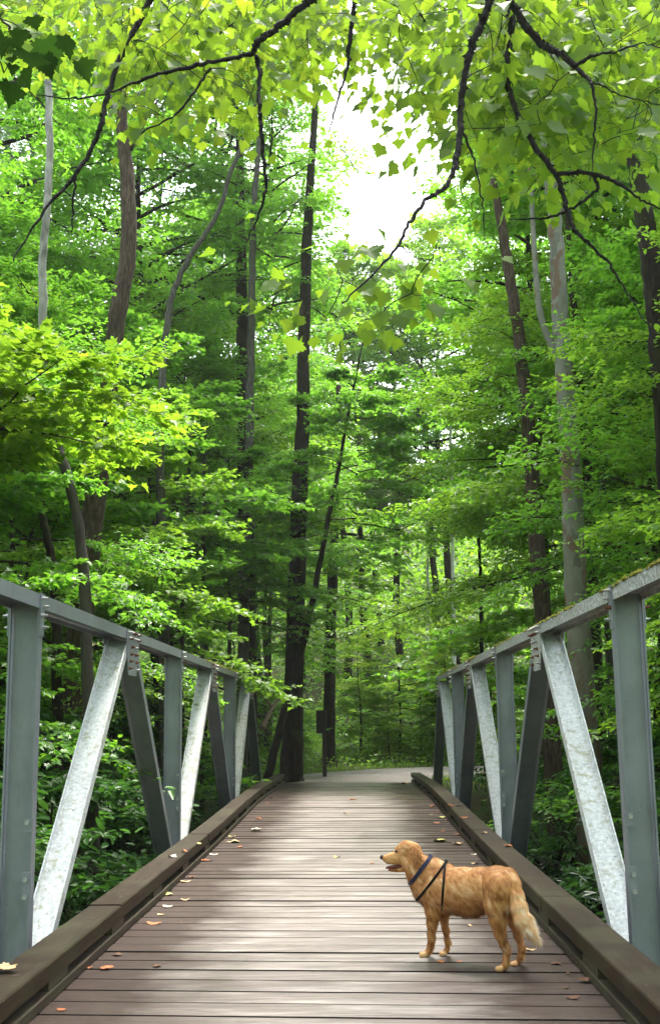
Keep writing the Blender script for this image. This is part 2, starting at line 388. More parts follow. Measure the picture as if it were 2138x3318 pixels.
def hbeam(p0, p1, depth=.21, flange=.10, tw=.009, tf=.012, lateral=(1, 0, 0)):
    """H section whose web lies across 'lateral' (depth direction) between p0 and p1"""
    p0 = np.array(p0, float); p1 = np.array(p1, float); L = np.linalg.norm(p1-p0); t = (p1-p0)/L
    lat = np.array(lateral, float); lat -= t*np.dot(lat, t); lat /= np.linalg.norm(lat); n = np.cross(t, lat)
    R = np.stack([lat, n, t], 1); c = (p0+p1)/2; g = Geo()
    prof = []
    d, b = depth/2, flange/2; r = .012
    # one closed outline with filleted roots
    q = [(-d, -b), (-d+tf, -b), (-d+tf, -tw/2-r), (-d+tf+r, -tw/2), (d-tf-r, -tw/2), (d-tf, -tw/2-r), (d-tf, -b), (d, -b)]
    prof = q + [(x, -y) for x, y in reversed(q)]
    m = len(prof); V = []
    for z in (-L/2, L/2):
        for x, y in prof: V.append(c + R @ np.array([x, y, z]))
    f = [(i, (i+1) % m, m+(i+1) % m, m+i) for i in range(m)]
    # end caps
    for o, rev in ((0, True), (m, False)):
        for quad in ((0, 1, 14, 15), (1, 2, 13, 14), (2, 3, 12, 13), (3, 4, 11, 12), (4, 5, 10, 11), (5, 6, 9, 10), (6, 7, 8, 9)):
            qq = [o+i for i in quad]; f.append(tuple(reversed(qq)) if rev else tuple(qq))
    g.add(np.array(V), f); return g
def bolt_mesh():
    bm = bmesh.new()
    bmesh.ops.create_cone(bm, cap_ends=True, segments=6, radius1=.017, radius2=.016, depth=.022)
    r = bmesh.ops.create_cone(bm, cap_ends=True, segments=10, radius1=.009, radius2=.008, depth=.028)
    bmesh.ops.translate(bm, verts=r['verts'], vec=(0, 0, .02))
    bmesh.ops.rotate(bm, verts=bm.verts, cent=(0, 0, 0), matrix=Matrix.Rotation(math.pi/2, 3, 'Y'))
    me = bpy.data.meshes.new('bolt'); bm.to_mesh(me); bm.free(); return me
bolt_me = bolt_mesh(); bolt_me.materials.append(MAT['bolt'])
rust_me = bolt_me.copy(); rust_me.materials.clear(); rust_me.materials.append(MAT['rust'])
def bolt(parent, p, side, rusty=False, s=1.0):
    o = link('bolt', rust_me if rusty else bolt_me, None, parent)
    o.location = p; o.rotation_euler = (0, 0, 0 if side < 0 else math.pi); o.scale = (s,)*3
    return o
def yk(k): return Y0 + k*PP
ZB = -.42
for side, X in ((-1, -AL), (1, AR)):
    cx = X + side*.105                               # centre line of the truss plane
    inn = -side                                      # direction towards the deck
    # top chord: flanges stand upright, web lies flat
    ch = hbeam((cx, -5.3, ZT-.05), (cx, yk(5)+.32, ZT-.05))
    chord = link('top_chord', ch.mesh('top_chord'), MAT['steel'] if side < 0 else MAT['steel_streak'], bridge)
    chord['label'] = 'plain grey top chord' if side < 0 else 'streaked mossy top chord'
    link('bottom_chord', hbeam((cx, -7.5, ZB), (cx, YEND, ZB)).mesh('bottom_chord'), MAT['steel'], bridge)
    for k in (-4, -2, 0, 2, 4):
        y = yk(k)
        link('post', hbeam((cx, y, ZB+.06), (cx, y, ZT-.056)).mesh('post'), MAT['steel'], bridge)
        for xs, s2 in ((X + inn*.0055, inn), (X + side*.2155, -inn)):   # splice plates, inside and outside
            g = Geo(); g.box((xs, y, ZT-.145), (.009, .102, .30))
            pl = link('splice_plate', g.mesh('splice_plate'), MAT['steel'], bridge)
            for j, zz in enumerate((-.03, -.085, -.15, -.23)):
                bolt(pl, (xs + (.012 if s2 > 0 else -.012), y + (.018 if j % 2 else -.018), ZT+zz), -s2, (k + j + side) % 3 == 0 and k > -1 and j > 1)
        # cleat and bolts low on the post
        if k in (0, 2, 4):
            for zz in (.42, .82) if k != 2 else (.5, .82):
                g = Geo(); hh = .09 if zz > .6 else .2
                g.box((X + side*.024, y-.0545, zz), (.062, .008, hh))
                cl = link('cleat', g.mesh('cleat'), MAT['steel'], bridge)
                b = bolt(cl, (X + side*.03, y-.066, zz+hh*.25), 1); b.rotation_euler = (0, 0, math.pi/2)
                if hh > .1:
                    b = bolt(cl, (X + side*.03, y-.066, zz-hh*.3), 1); b.rotation_euler = (0, 0, math.pi/2)
    for k in (-3, -1, 1, 3, 5):
        y = yk(k); zt = ZT-.115
        # near (upward-facing) and far (downward-facing) diagonals
        if k > -1:
            d = link('diagonal', hbeam((cx, yk(k-1)+.17, ZB+.02), (cx, y-.16, zt)).mesh('diagonal'), MAT['steel_white'], bridge)
            d['label'] = 'pale lichen-spotted diagonal leaning away'
        if k != -1:
            link('diagonal', hbeam((cx, y+.16, zt), (cx, yk(k+1)-.17, ZB+.02)).mesh('diagonal'), MAT['steel'], bridge)
        for xs, s2 in ((X + inn*.0055, inn), (X + side*.2155, -inn)):
            bm = bmesh.new(); w, wb_ = .30, .20
            if k == 5: w = .27
            pts = [(-w, 0), (w, 0), (w, -.14), (wb_, -.44), (-wb_, -.44), (-w, -.14)]
            vs = [bm.verts.new((xs-.005, y+a, ZT-.004+b)) for a, b in pts] + [bm.verts.new((xs+.005, y+a, ZT-.004+b)) for a, b in pts]
            n = len(pts)
            bm.faces.new(vs[:n]); bm.faces.new(list(reversed(vs[n:])))
            for i in range(n): bm.faces.new((vs[i], vs[n+i], vs[n+(i+1) % n], vs[(i+1) % n]))
            bmesh.ops.recalc_face_normals(bm, faces=bm.faces)
            me = bpy.data.meshes.new('gusset_plate'); bm.to_mesh(me); bm.free()
            gp = link('gusset_plate', me, MAT['steel_streak'] if side > 0 else MAT['steel'], bridge)
            if k < 0 or s2 != inn: continue
            bx = xs + (.013 if s2 > 0 else -.013)
            for j in range(6):
                for zz in (-.035, -.09): bolt(gp, (bx, y-.24+j*.096, ZT+zz), -s2, rng.random() < .35, .95)
            for sg in (-1, 1):
                for j in range(4): bolt(gp, (bx, y+sg*(.08+j*.035), ZT-.17-j*.07), -s2, rng.random() < .8, .95)
    # moss on the chord
    mr = np.random.default_rng(3+side)
    spans = [(17, 24.6, 420)] if side < 0 else [(5.5, 8.2, 220), (9.2, 12, 240), (13, 15, 70), (17.0, 18.6, 260), (20, 24.6, 330)]
    for a, b, n in spans:
        g = Geo()
        for _ in range(n):
            r = mr.uniform(.008, .028)*(1.25 if a in (17.0,) and side > 0 else 1)
            y = mr.uniform(a, b); x = cx + inn*(.105-abs(mr.normal(0, .018))) ; z = ZT + mr.uniform(-.004, .012)
            ang = np.arange(6)*np.pi/3 + mr.random()*2
            V = [(x+r*math.cos(q)*mr.uniform(.7, 1.3)*.8, y+r*math.sin(q)*1.7*mr.uniform(.7, 1.3), z-.012) for q in ang] + [(x+mr.normal(0, .004), y, z+r*mr.uniform(.3, .8))]
            g.add(V, [(i, (i+1) % 6, 6) for i in range(6)])
        link('moss', g.mesh('moss'), MAT['moss'], chord)

# floor beams, deck planks
for k in (-2, 0, 2, 4):
    link('floor_beam', hbeam((-AL-.1, yk(k), -.36), (AR+.1, yk(k), -.36), .10, .2, lateral=(0, 0, 1)).mesh('floor_beam'), MAT['steel'], bridge)
SKEW = .07
def build_deck():
    r = np.random.default_rng(5); g = Geo(); y = 2.4; mi = []
    while y < YEND-.12:
        w = .252 + r.normal(0, .010); gap = r.choice([.010, .014, .018, .026]) 
        yc = y + w/2; z = float(hump(yc)) + r.normal(0, .0015); tl = r.normal(0, .002); v0 = r.random()
        xs = np.linspace(-CL-.42, CR+.40, 26); top = []; nb = 5
        wob0 = np.cumsum(r.normal(0, .0006, len(xs))); wob1 = np.cumsum(r.normal(0, .0006, len(xs)))
        prof = [(-1, -.10), (-1, -.007), (-.955, -.0005), (-.5, .0022), (0, .003), (.5, .0022), (.955, -.0005), (1, -.007), (1, -.10)]
        V = []
        for i, x in enumerate(xs):
            for a, b in prof:
                yy = yc + a*w/2 + (wob0[i] if a < 0 else wob1[i]) - SKEW*x
                V.append((x, yy, z + b + tl*a*.5))
        m = len(prof); f = []
        for i in range(len(xs)-1):
            for j in range(m-1): f.append((i*m+j, (i+1)*m+j, (i+1)*m+j+1, i*m+j+1))
        f.append(tuple(range(m))); f.append(tuple((len(xs)-1)*m+j for j in reversed(range(m))))
        g.add(V, f, v0); mi += [1 if j in (0, 1, m-3, m-2) else 0 for i in range(len(xs)-1) for j in range(m-1)] + [1, 1]; y += w + gap
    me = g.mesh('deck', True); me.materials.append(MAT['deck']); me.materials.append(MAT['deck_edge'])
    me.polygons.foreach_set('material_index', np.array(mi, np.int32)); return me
link('deck', build_deck(), None, bridge)

def bevel_box(a, b, zf, bev=.008, name='beam'):
    """long beam between x0..x1 following the hump; a=(x0,y0,z0) b=(x1,y1,z1)"""
    ys = np.linspace(a[1], b[1], max(2, int((b[1]-a[1])/.5)+1)); V = []
    e = bev; prof = [(a[0]+e, a[2]), (b[0]-e, a[2]), (b[0], a[2]+e), (b[0], b[2]-e), (b[0]-e, b[2]), (a[0]+e, b[2]), (a[0], b[2]-e), (a[0], a[2]+e)]
    m = len(prof)
    for y in ys:
        h = float(hump(y))*zf
        for x, z in prof: V.append((x, y, z+h))
    f = [(i*m+j, (i+1)*m+j, (i+1)*m+(j+1) % m, i*m+(j+1) % m) for i in range(len(ys)-1) for j in range(m)]
    f.append(tuple(range(m))); f.append(tuple((len(ys)-1)*m+j for j in reversed(range(m))))
    return V, f
def flip(f): return [tuple(reversed(q)) for q in f]
for side in (-1, 1):
    xin = -CL if side < 0 else CR; xo = xin + side*.235
    x0, x1 = min(xin, xo), max(xin, xo)
    joint = float(G(679, 2706, CZ)[1]) if side < 0 else float(G(1745, 2905, CZ)[1])
    seg = [1.5]; 
    ys = sorted([joint + j*4.9 for j in range(-3, 6)])
    ys = [2.0] + [y for y in ys if 3 < y < YEND-.8] + [YEND]
    for i in range(len(ys)-1):
        g = Geo(); dz = rng.normal(0, .004); dx = rng.normal(0, .004)
        g.add(*bevel_box((x0+dx, ys[i]+.004, .118+dz), (x1+dx, ys[i+1]-.004, CZ+dz), 1))
        cb = link('curb_beam', g.mesh('curb_beam'), MAT['curb'], bridge)
        y = ys[i]+.35
        while y < ys[i+1]-.1:                             # countersunk bolt heads on top
            g = Geo(); a = np.arange(12)*np.pi/6; xx = (x0+x1)/2+dx+rng.normal(0, .03); zz = CZ+dz+float(hump(y))
            g.add([(xx+.024*math.cos(q), y+.024*math.sin(q), zz+.002) for q in a] + [(xx, y, zz+.005)], [(j, (j+1) % 12, 12) for j in range(12)])
            link('bolt_head', g.mesh('bolt_head'), MAT['rail_low'], cb); y += rng.choice([.3, 1.7])
    g = Geo(); g.add(*bevel_box((x0-.004*0, 2.0, .004), (x1, YEND, .062), 1, .005)); low = link('curb_rail', g.mesh('curb_rail'), MAT['rail_low'], bridge)
    y = joint-.26 - 1.64*6
    while y < YEND-.3:
        if y > 2:
            g = Geo(); g.add(*bevel_box((x0+.004, y, .062), (x1-.01, min(y+.42, YEND), .1175), 1, .003))
            link('spacer_block', g.mesh('spacer_block'), MAT['rail_low'], low)
        y += 1.64
g = Geo(); g.box((-.18, YEND+.12, -.2), (3.9, .35, .36))
link('abutment_sill', g.mesh('abutment_sill'), MAT['rail_low'], bridge)

# ------------------------------------------------------------------ leaves and trees
OVAL_V = np.array([(0, 0, 0), (.28, .25, .05), (.68, .22, .03), (1, 0, -.10), (.68, -.22, .03), (.28, -.25, .05)])
OVAL_F = np.array([(0, 1, 2, 3), (0, 3, 4, 5)])
_o = [(0, 0), (-.06, .28), (.14, .26), (.30, .54), (.42, .34), (.62, .40), (.60, .17), (1, 0)]
_o = _o + [(x, -y) for x, y in reversed(_o[1:-1])]
MAPLE_V = np.array([(.30, 0, -.02)] + [(x, y, .10*abs(y) - (.10 if x == 1 else 0)) for x, y in _o])
MAPLE_F = np.array([(0, 1+i, 1+(i+1) % len(_o)) for i in range(len(_o))])
def _big():
    q = [(0, 0), (-.03, .10), (-.12, .24), (-.02, .27), (.0, .42), (.12, .36), (.20, .50), (.34, .62), (.38, .50), (.50, .52), (.50, .36), (.62, .36), (.58, .22), (.72, .26), (.78, .12), (1, 0)]
    q = q + [(x, -y) for x, y in reversed(q[1:-1])]
    v = np.array([(.30, 0, -.02)] + [(x, y, .12*abs(y) - .10*x*x) for x, y in q])
    return v, np.array([(0, 1+i, 1+(i+1) % len(q)) for i in range(len(q))])
BIG_V, BIG_F = _big()
LONG_V = np.array([(0, 0, 0), (.3, .13, .03), (.75, .12, .0), (1, 0, -.08), (.75, -.12, .0), (.3, -.13, .03)])
SHAPES = {'oval': (OVAL_V, OVAL_F), 'maple': (MAPLE_V, MAPLE_F), 'big': (BIG_V, BIG_F), 'long': (LONG_V, OVAL_F)}

def nrm(a): return a/(np.linalg.norm(a, axis=-1, keepdims=True)+1e-9)
def leaves_mesh(name, pos, axis, normal, size, shape, r, rnd=None):
    tv, tf = SHAPES[shape]; n = len(pos)
    axis = nrm(axis); side = nrm(np.cross(normal, axis)); nn = np.cross(axis, side)
    sz = size[:, None, None]
    wob = 1 + r.normal(0, .12, (n, 1))
    tv = np.repeat(tv[None], n, 0).copy(); tv[:, :, 2] += (r.normal(0, .16, (n, 1))*tv[:, :, 0]**2 + r.normal(.12, .22, (n, 1))*tv[:, :, 1]**2*1.6)
    V = pos[:, None, :] + sz*(tv[:, :, 0, None]*axis[:, None] + (tv[:, :, 1]*wob)[..., None]*side[:, None] + tv[:, :, 2][..., None]*nn[:, None])
    m = tv.shape[1]; Fc = (tf[None] + (np.arange(n)*m)[:, None, None]).reshape(-1, tf.shape[1])
    if rnd is None: rnd = np.clip(r.normal(.45, .22, n), 0, 1)
    return fast_mesh(name, V.reshape(-1, 3), Fc, np.repeat(rnd, m))

def grow(r, H_, h0, rad, nprim, nsec, ntw, nleaf, leaf, shape='oval', elev=(20, 0), droop=.25, trunk_r=.08, top=1.0,
         profile=None, tilt=.35, up=.15, twl=.5, az0=0, azspan=2*np.pi, lean=(0, 0), sides=5):
    """returns (trunk geo, branch geo, leaf mesh args) for a tree standing at the origin"""
    tr = Geo(); br = Geo()
    zt = np.linspace(-.3, H_, 12); wob = np.cumsum(r.normal(0, .05, (12, 2)), 0)*H_/10
    wob -= wob[0]
    ax = np.stack([wob[:, 0]+lean[0]*zt/H_, wob[:, 1]+lean[1]*zt/H_, zt], -1)
    tr.tube(ax, trunk_r*np.clip(1.15-zt/H_, .12, 1.3), 8)
    P, Dm, Lm, Rr = [], [], [], []
    tw_p, tw_d, tw_l, tw_h = [], [], [], []
    for i in range(nprim):
        t = (i+r.uniform(.1, .9))/nprim
        z = h0 + (H_*top-h0)*t
        L = rad*(profile(t) if profile else (1-.65*t**1.3))*r.uniform(.75, 1.15)
        az = az0 + (i*2.399 + r.normal(0, .3)) % azspan if azspan > 6 else az0 + r.uniform(-.5, .5)*azspan
        el = math.radians(elev[0] + (elev[1]-elev[0])*(1-t) + r.normal(0, 8))
        base = np.array([np.interp(z, zt, ax[:, 0]), np.interp(z, zt, ax[:, 1]), z])
        d = np.array([math.cos(az)*math.cos(el), math.sin(az)*math.cos(el), math.sin(el)])
        n = 8; pts = [base]; dd = d.copy()
        for k in range(n-1):
            dd = nrm(dd + np.array([r.normal(0, .10), r.normal(0, .10), -droop/n*1.6 + r.normal(0, .06)]))
            pts.append(pts[-1] + dd*L/(n-1))
        pts = np.array(pts); rr = trunk_r*.38*np.linspace(1, .12, n)*(L/rad)**.5
        br.tube(pts, np.maximum(rr, .004), sides, caps=False)
        for j in range(nsec):
            s = .22 + .78*(j+r.random())/nsec
            q = np.array([np.interp(s*(n-1), range(n), pts[:, c]) for c in range(3)])
            k = min(int(s*(n-1)), n-2); td = nrm(pts[k+1]-pts[k])
            lat = nrm(np.cross(td, [0, 0, 1])); sg = 1 if j % 2 else -1
            sd_ = nrm(td*r.uniform(.5, 1.0) + lat*sg*r.uniform(.6, 1.1) + np.array([0, 0, r.normal(.0, .14)]))
            sl = L*r.uniform(.25, .48)*(1.15-.6*s)
            e = q + sd_*sl + np.array([0, 0, -droop*.25*sl]); mid = (q+e)/2 + np.array([0, 0, .04*sl])
            br.tube([q, mid, e], [max(.0035, rr[k]*.45), .004, .0025], 3, caps=False)
            for w in range(ntw):
                s2 = .15 + .85*(w+r.random())/ntw
                q2 = q + (e-q)*s2; sg2 = 1 if w % 2 else -1
                lat2 = nrm(np.cross(sd_, [0, 0, 1]))
                tw_p.append(q2); tw_d.append(nrm(sd_*r.uniform(.5, 1.0) + lat2*sg2*r.uniform(.4, 1.0) + np.array([0, 0, r.normal(0, .15)])))
                tw_l.append(twl*r.uniform(.6, 1.2)*min(1, .4+sl))
            tw_p.append(e); tw_d.append(sd_); tw_l.append(twl*.7)
    tw_p = np.array(tw_p); tw_d = np.array(tw_d); tw_l = np.array(tw_l)
    for p_, d_, l_ in zip(tw_p, tw_d, tw_l):
        if r.random() < .5: br.tube([p_, p_+d_*l_], [.003, .0016], 3, caps=False)
    nt_ = len(tw_p); s = (np.arange(nleaf)[None]+r.random((nt_, nleaf)))/nleaf
    pos = (tw_p[:, None] + tw_d[:, None]*(s*tw_l[:, None])[..., None]).reshape(-1, 3)
    D = np.repeat(tw_d, nleaf, 0); n = len(pos)
    lat = nrm(np.cross(D, np.array([0, 0, 1.0]))); sg = np.where(r.random(n) < .5, -1, 1)[:, None]
    axis = nrm(D*r.uniform(.2, 1, (n, 1)) + lat*sg*r.uniform(.3, 1.1, (n, 1)) + np.stack([np.zeros(n), np.zeros(n), r.normal(-.12, .25, n)], -1))
    normal = nrm(np.stack([r.normal(0, tilt, n), r.normal(0, tilt, n), np.ones(n)], -1))
    pos = pos + r.normal(0, .02, (n, 3))
    size = leaf*np.clip(r.normal(1, .22, n), .5, 1.6)
    clump = np.repeat(r.normal(0, .12, nt_), nleaf)
    return tr, br, (pos, axis, normal, size, shape, r, np.clip(r.normal(.45, .2, n)+clump, 0, 1))

PROTO = {}
def proto(key, seed, **kw):
    r = np.random.default_rng(seed); t, b, l = grow(r, **kw)
    PROTO[key] = (t.mesh('trunk'), b.mesh('branches'), leaves_mesh('foliage', *l))
cone = lambda t: (1-.75*t)
dome = lambda t: math.sin(math.pi*(.25+.7*t))
proto('beech_a', 11, H_=10, h0=1.2, rad=3.6, nprim=34, nsec=11, ntw=7, nleaf=10, leaf=.092, elev=(32, -2), droop=.35, trunk_r=.09, twl=.55)
proto('beech_b', 12, H_=8, h0=.8, rad=3.2, nprim=30, nsec=11, ntw=6, nleaf=9, leaf=.10, elev=(28, -5), droop=.3, trunk_r=.07, twl=.5)
proto('maple_a', 13, H_=8, h0=1.0, rad=3.1, nprim=28, nsec=10, ntw=5, nleaf=8, leaf=.13, shape='maple', elev=(35, 5), droop=.3, trunk_r=.07, twl=.5)
proto('beech_hi', 24, H_=11, h0=4.6, rad=3.9, nprim=30, nsec=12, ntw=7, nleaf=10, leaf=.09, elev=(25, 5), droop=.25, trunk_r=.09, twl=.55)
proto('maple_hi', 25, H_=10, h0=4.2, rad=3.5, nprim=25, nsec=11, ntw=7, nleaf=9, leaf=.105, shape='maple', elev=(22, 4), droop=.22, trunk_r=.08, twl=.5)
proto('maple_c', 23, H_=8.5, h0=7.1, rad=2.6, nprim=20, nsec=11, ntw=6, nleaf=9, leaf=.105, shape='maple', elev=(14, 4), droop=.15, trunk_r=.07, twl=.5)
proto('spray', 26, H_=6.9, h0=4.5, rad=2.5, nprim=24, nsec=10, ntw=6, nleaf=8, leaf=.085, elev=(25, 0), droop=.4, trunk_r=.05, twl=.4)
proto('maple_b', 14, H_=6, h0=.6, rad=2.6, nprim=24, nsec=9, ntw=5, nleaf=8, leaf=.125, shape='maple', elev=(30, 0), droop=.25, trunk_r=.05, twl=.45)
proto('shrub_a', 15, H_=2.6, h0=.1, rad=1.7, nprim=26, nsec=8, ntw=4, nleaf=8, leaf=.10, elev=(55, 10), droop=.6, trunk_r=.035, twl=.35, profile=dome)
proto('shrub_b', 16, H_=1.8, h0=.05, rad=1.4, nprim=22, nsec=8, ntw=4, nleaf=8, leaf=.09, elev=(50, 5), droop=.7, trunk_r=.03, twl=.3, profile=dome)
proto('crown_a', 17, H_=24, h0=10, rad=5.2, nprim=44, nsec=12, ntw=6, nleaf=9, leaf=.16, elev=(50, 8), droop=.3, trunk_r=.2, twl=.8, profile=dome, tilt=.6)
proto('crown_b', 18, H_=20, h0=7, rad=4.4, nprim=40, nsec=11, ntw=6, nleaf=9, leaf=.15, elev=(45, 5), droop=.35, trunk_r=.17, twl=.7, profile=dome, tilt=.6)
proto('fine', 19, H_=22, h0=4, rad=4.0, nprim=60, nsec=12, ntw=6, nleaf=12, leaf=.10, shape='long', elev=(25, -10), droop=.4, trunk_r=.2, twl=.7, profile=cone, tilt=.8)

def plant(kind, mat, x, y, s=1.0, label='', cat='tree', group=None, rz=None, z=None, bark='bark_dark', name=None, sz=None):
    t, b, l = PROTO[kind]
    if z is None: z = float(ground_z(x, y))
    o = empty(name or 'tree', (x, y, z), label, cat, group, rz if rz is not None else (x*7.3+y*3.1) % 6.28)
    o.scale = (s, s, sz or s)
    for nm, me, mt in (('trunk', t, bark), ('branches', b, bark), ('foliage', l, mat)):
        c = bpy.data.objects.new(nm, me); COL.objects.link(c); c.parent = o
        if len(me.materials) == 0: me.materials.append(None)
        c.material_slots[0].link = 'OBJECT'; c.material_slots[0].material = MAT[mat] if nm == 'foliage' else MAT[bark]
    return o

# --- trees whose trunks the photograph shows: (D pixels, width) at a depth
def spl(pts, n=40):
    pts = np.asarray(pts, float); t = np.linspace(0, len(pts)-1, n)
    q = np.stack([np.interp(t, range(len(pts)), pts[:, i]) for i in range(pts.shape[1])], -1)
    for _ in range(2): q[1:-1] = (q[:-2]+2*q[1:-1]+q[2:])/4
    return q
def trunk_tree(name, label, y, path, mat, limbs=(), crown=None, down=True, flare=False, lean=0.0):
    """path: (x, y, width) in D pixels from top to bottom; limbs: (name, mat, path)"""
    p = spl(path, 46); r = np.random.default_rng(abs(hash(label)) % 1 + int(path[0][0]*7+path[0][1]+5000))
    P = np.array([A(a, b, y + lean*(b-1200)/1000) for a, b, _ in p]); rad = np.array([px(w, y)/2 for *_, w in p])
    if down:                                          # carry on to the ground
        d = nrm(P[-1]-P[-6]); d = nrm(d*np.array([.4, 0, 1])); gz = float(ground_z(P[-1][0], P[-1][1]))-.25
        if P[-1][2] > gz:
            k = np.linspace(0, 1, 10)[1:, None]; E = P[-1] + d*((gz-P[-1][2])/d[2])
            P = np.concatenate([P, P[-1]*(1-k)+E*k]); rad = np.concatenate([rad, rad[-1]*np.linspace(1, 1.15, 9)])
    if flare: rad[-7:] *= np.linspace(1, 1.55, 7)
    P = P + r.normal(0, .008, P.shape)*np.array([1, 1, 0]); rad = rad*(1+r.normal(0, .018, len(rad)))
    base = P[-1].copy()
    o = empty(name, base, label, 'tree')
    g = Geo(); g.tube(P[::-1], rad[::-1], 14)
    link('trunk', g.mesh('trunk'), MAT[mat], o, True)
    for nm, m2, lp in limbs:
        q = spl(lp, 20); g = Geo(); g.tube([A(a, b, y-.1*i/20) for i, (a, b, _) in enumerate(q)], [px(w, y)/2 for *_, w in q], 8)
        link(nm, g.mesh(nm), MAT[m2], o, True)
    if crown:
        kind, lm, s, dz, off = crown
        t, b, l = PROTO[kind]
        for nm, me, mt in (('branches', b, mat if mat in ('bark_brown', 'bark_dark') else 'bark_grey'), ('foliage', l, lm)):
            c = bpy.data.objects.new(nm, me); COL.objects.link(c); c.parent = o
            c.location = (P[0][0]-base[0]+off[0], off[1], dz); c.scale = (s, s, s); c.rotation_euler = (0, 0, (path[0][0]*.37) % 6.28)
            if len(me.materials) == 0: me.materials.append(None)
            c.material_slots[0].link = 'OBJECT'; c.material_slots[0].material = MAT[mt]
    return o

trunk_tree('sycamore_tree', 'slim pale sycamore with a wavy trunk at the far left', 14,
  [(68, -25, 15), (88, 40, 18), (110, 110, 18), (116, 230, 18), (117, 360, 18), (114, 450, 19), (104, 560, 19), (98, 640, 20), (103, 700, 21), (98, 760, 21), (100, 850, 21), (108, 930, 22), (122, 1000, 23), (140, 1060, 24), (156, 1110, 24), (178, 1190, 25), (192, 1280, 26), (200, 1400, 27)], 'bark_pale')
trunk_tree('tree', 'thick brown flaky trunk rising behind the left truss with a broken top', 18,
  [(292, 170, 20), (287, 230, 26), (285, 300, 30), (297, 420, 36), (303, 520, 38), (298, 620, 42), (277, 720, 44), (262, 830, 45), (255, 930, 46), (240, 1030, 50), (222, 1150, 52), (206, 1290, 56), (195, 1400, 60), (178, 1550, 62), (165, 1700, 64)], 'bark_brown',
  limbs=[('limb', 'bark_pale', [(285, 275, 18), (262, 240, 16), (240, 185, 13), (195, 150, 12), (160, 100, 10), (120, 40, 8), (100, -20, 6)]),
         ('limb', 'bark_brown', [(305, 350, 12), (330, 300, 10), (355, 245, 9), (378, 190, 7), (400, 120, 5)]),
         ('broken_limb', 'bark_pale', [(296, 240, 14), (318, 222, 13), (336, 214, 12), (346, 200, 11)])],
  crown=('crown_b', 'leaf_green', .8, 9.5, (-2.2, 1.0)))
trunk_tree('tree', 'slender grey trunk leaning to the right behind the thick brown one', 22,
  [(600, 235, 8), (580, 300, 9), (560, 350, 10), (532, 420, 11), (510, 500, 12), (470, 560, 13), (435, 610, 14), (405, 680, 15), (392, 730, 16), (385, 800, 17), (372, 1000, 18), (375, 1230, 24), (388, 1340, 26), (383, 1500, 26)], 'bark_grey')
trunk_tree('tree', 'dark straight trunk beside a paler one left of the bridge end', 31,
  [(556, 250, 16), (560, 400, 20), (563, 600, 26), (566, 800, 30), (570, 1000, 34), (573, 1200, 38), (576, 1400, 42), (578, 1600, 44)], 'bark_dark', crown=('crown_a', 'leaf_green', .85, 6, (-1, 2)))
trunk_tree('tree', 'pale lichen-barked trunk in front of a dark one left of the bridge end', 29,
  [(608, 300, 12), (598, 400, 14), (590, 520, 16), (588, 700, 18), (584, 880, 20), (582, 1050, 22), (577, 1200, 24), (570, 1400, 26)], 'bark_grey')
trunk_tree('tree', 'big straight dark trunk standing at the far left corner of the bridge', 29.6,
  [(740, 200, 14), (733, 300, 17), (725, 420, 20), (716, 560, 26), (712, 700, 28), (708, 850, 30), (705, 1000, 34), (700, 1150, 38), (694, 1300, 40), (690, 1450, 42), (686, 1600, 44), (683, 1720, 48), (681, 1815, 56)], 'bark_dark', flare=True, crown=('crown_b', 'leaf_green', .6, 9, (-1.3, 1.5)))
trunk_tree('tree', 'thin black trunk leaning right across the foot of the big dark trunk', 28.8,
  [(846, 800, 3), (830, 880, 5), (812, 960, 7), (795, 1070, 9), (778, 1150, 11), (762, 1230, 12), (740, 1350, 14), (716, 1470, 16), (690, 1560, 17), (665, 1650, 18), (645, 1735, 19), (624, 1815, 21)], 'bark_dark', crown=('maple_hi', 'leaf_green', .8, 2.8, (-.3, .6)))
trunk_tree('tree', 'dark trunk behind the wooden sign post', 39,
  [(790, 900, 14), (784, 1100, 18), (778, 1300, 24), (772, 1450, 26), (769, 1600, 27), (768, 1740, 29)], 'bark_dark', flare=True)
trunk_tree('sycamore_tree', 'tall smooth pale sycamore with peeling bark behind the right truss', 17,
  [(1262, 200, 24), (1268, 270, 28), (1283, 400, 32), (1295, 520, 34), (1303, 650, 38), (1308, 780, 42), (1318, 900, 44), (1328, 1020, 46), (1333, 1150, 48), (1338, 1260, 50), (1345, 1400, 54), (1355, 1550, 58)], 'bark_syc',
  limbs=[('limb', 'bark_syc', [(1312, 870, 18), (1298, 835, 19), (1280, 790, 18), (1258, 740, 16), (1250, 640, 14), (1242, 520, 12), (1238, 410, 10), (1225, 330, 7)]),
         ('limb', 'bark_syc', [(1300, 500, 12), (1340, 470, 9), (1390, 430, 7), (1440, 380, 5)])],
  crown=('crown_b', 'leaf_green', .75, 9.5, (2.6, 1.0)))
trunk_tree('sycamore_tree', 'brown mottled sycamore trunk just left of the tall pale one', 21,
  [(1150, 420, 18), (1165, 500, 22), (1185, 620, 26), (1205, 750, 28), (1220, 880, 31), (1232, 1000, 33), (1240, 1120, 34), (1250, 1250, 36), (1262, 1380, 38), (1275, 1550, 40)], 'bark_brown', crown=('crown_b', 'leaf_green', .7, 9.5, (1.4, 2)))
trunk_tree('tree', 'dark slim trunk just right of the tall pale sycamore', 22,
  [(1318, 450, 9), (1330, 600, 13), (1345, 800, 17), (1362, 1000, 20), (1375, 1180, 22), (1380, 1300, 23), (1390, 1500, 24)], 'bark_dark', crown=('crown_a', 'leaf_green', .7, 7, (1, 2)))
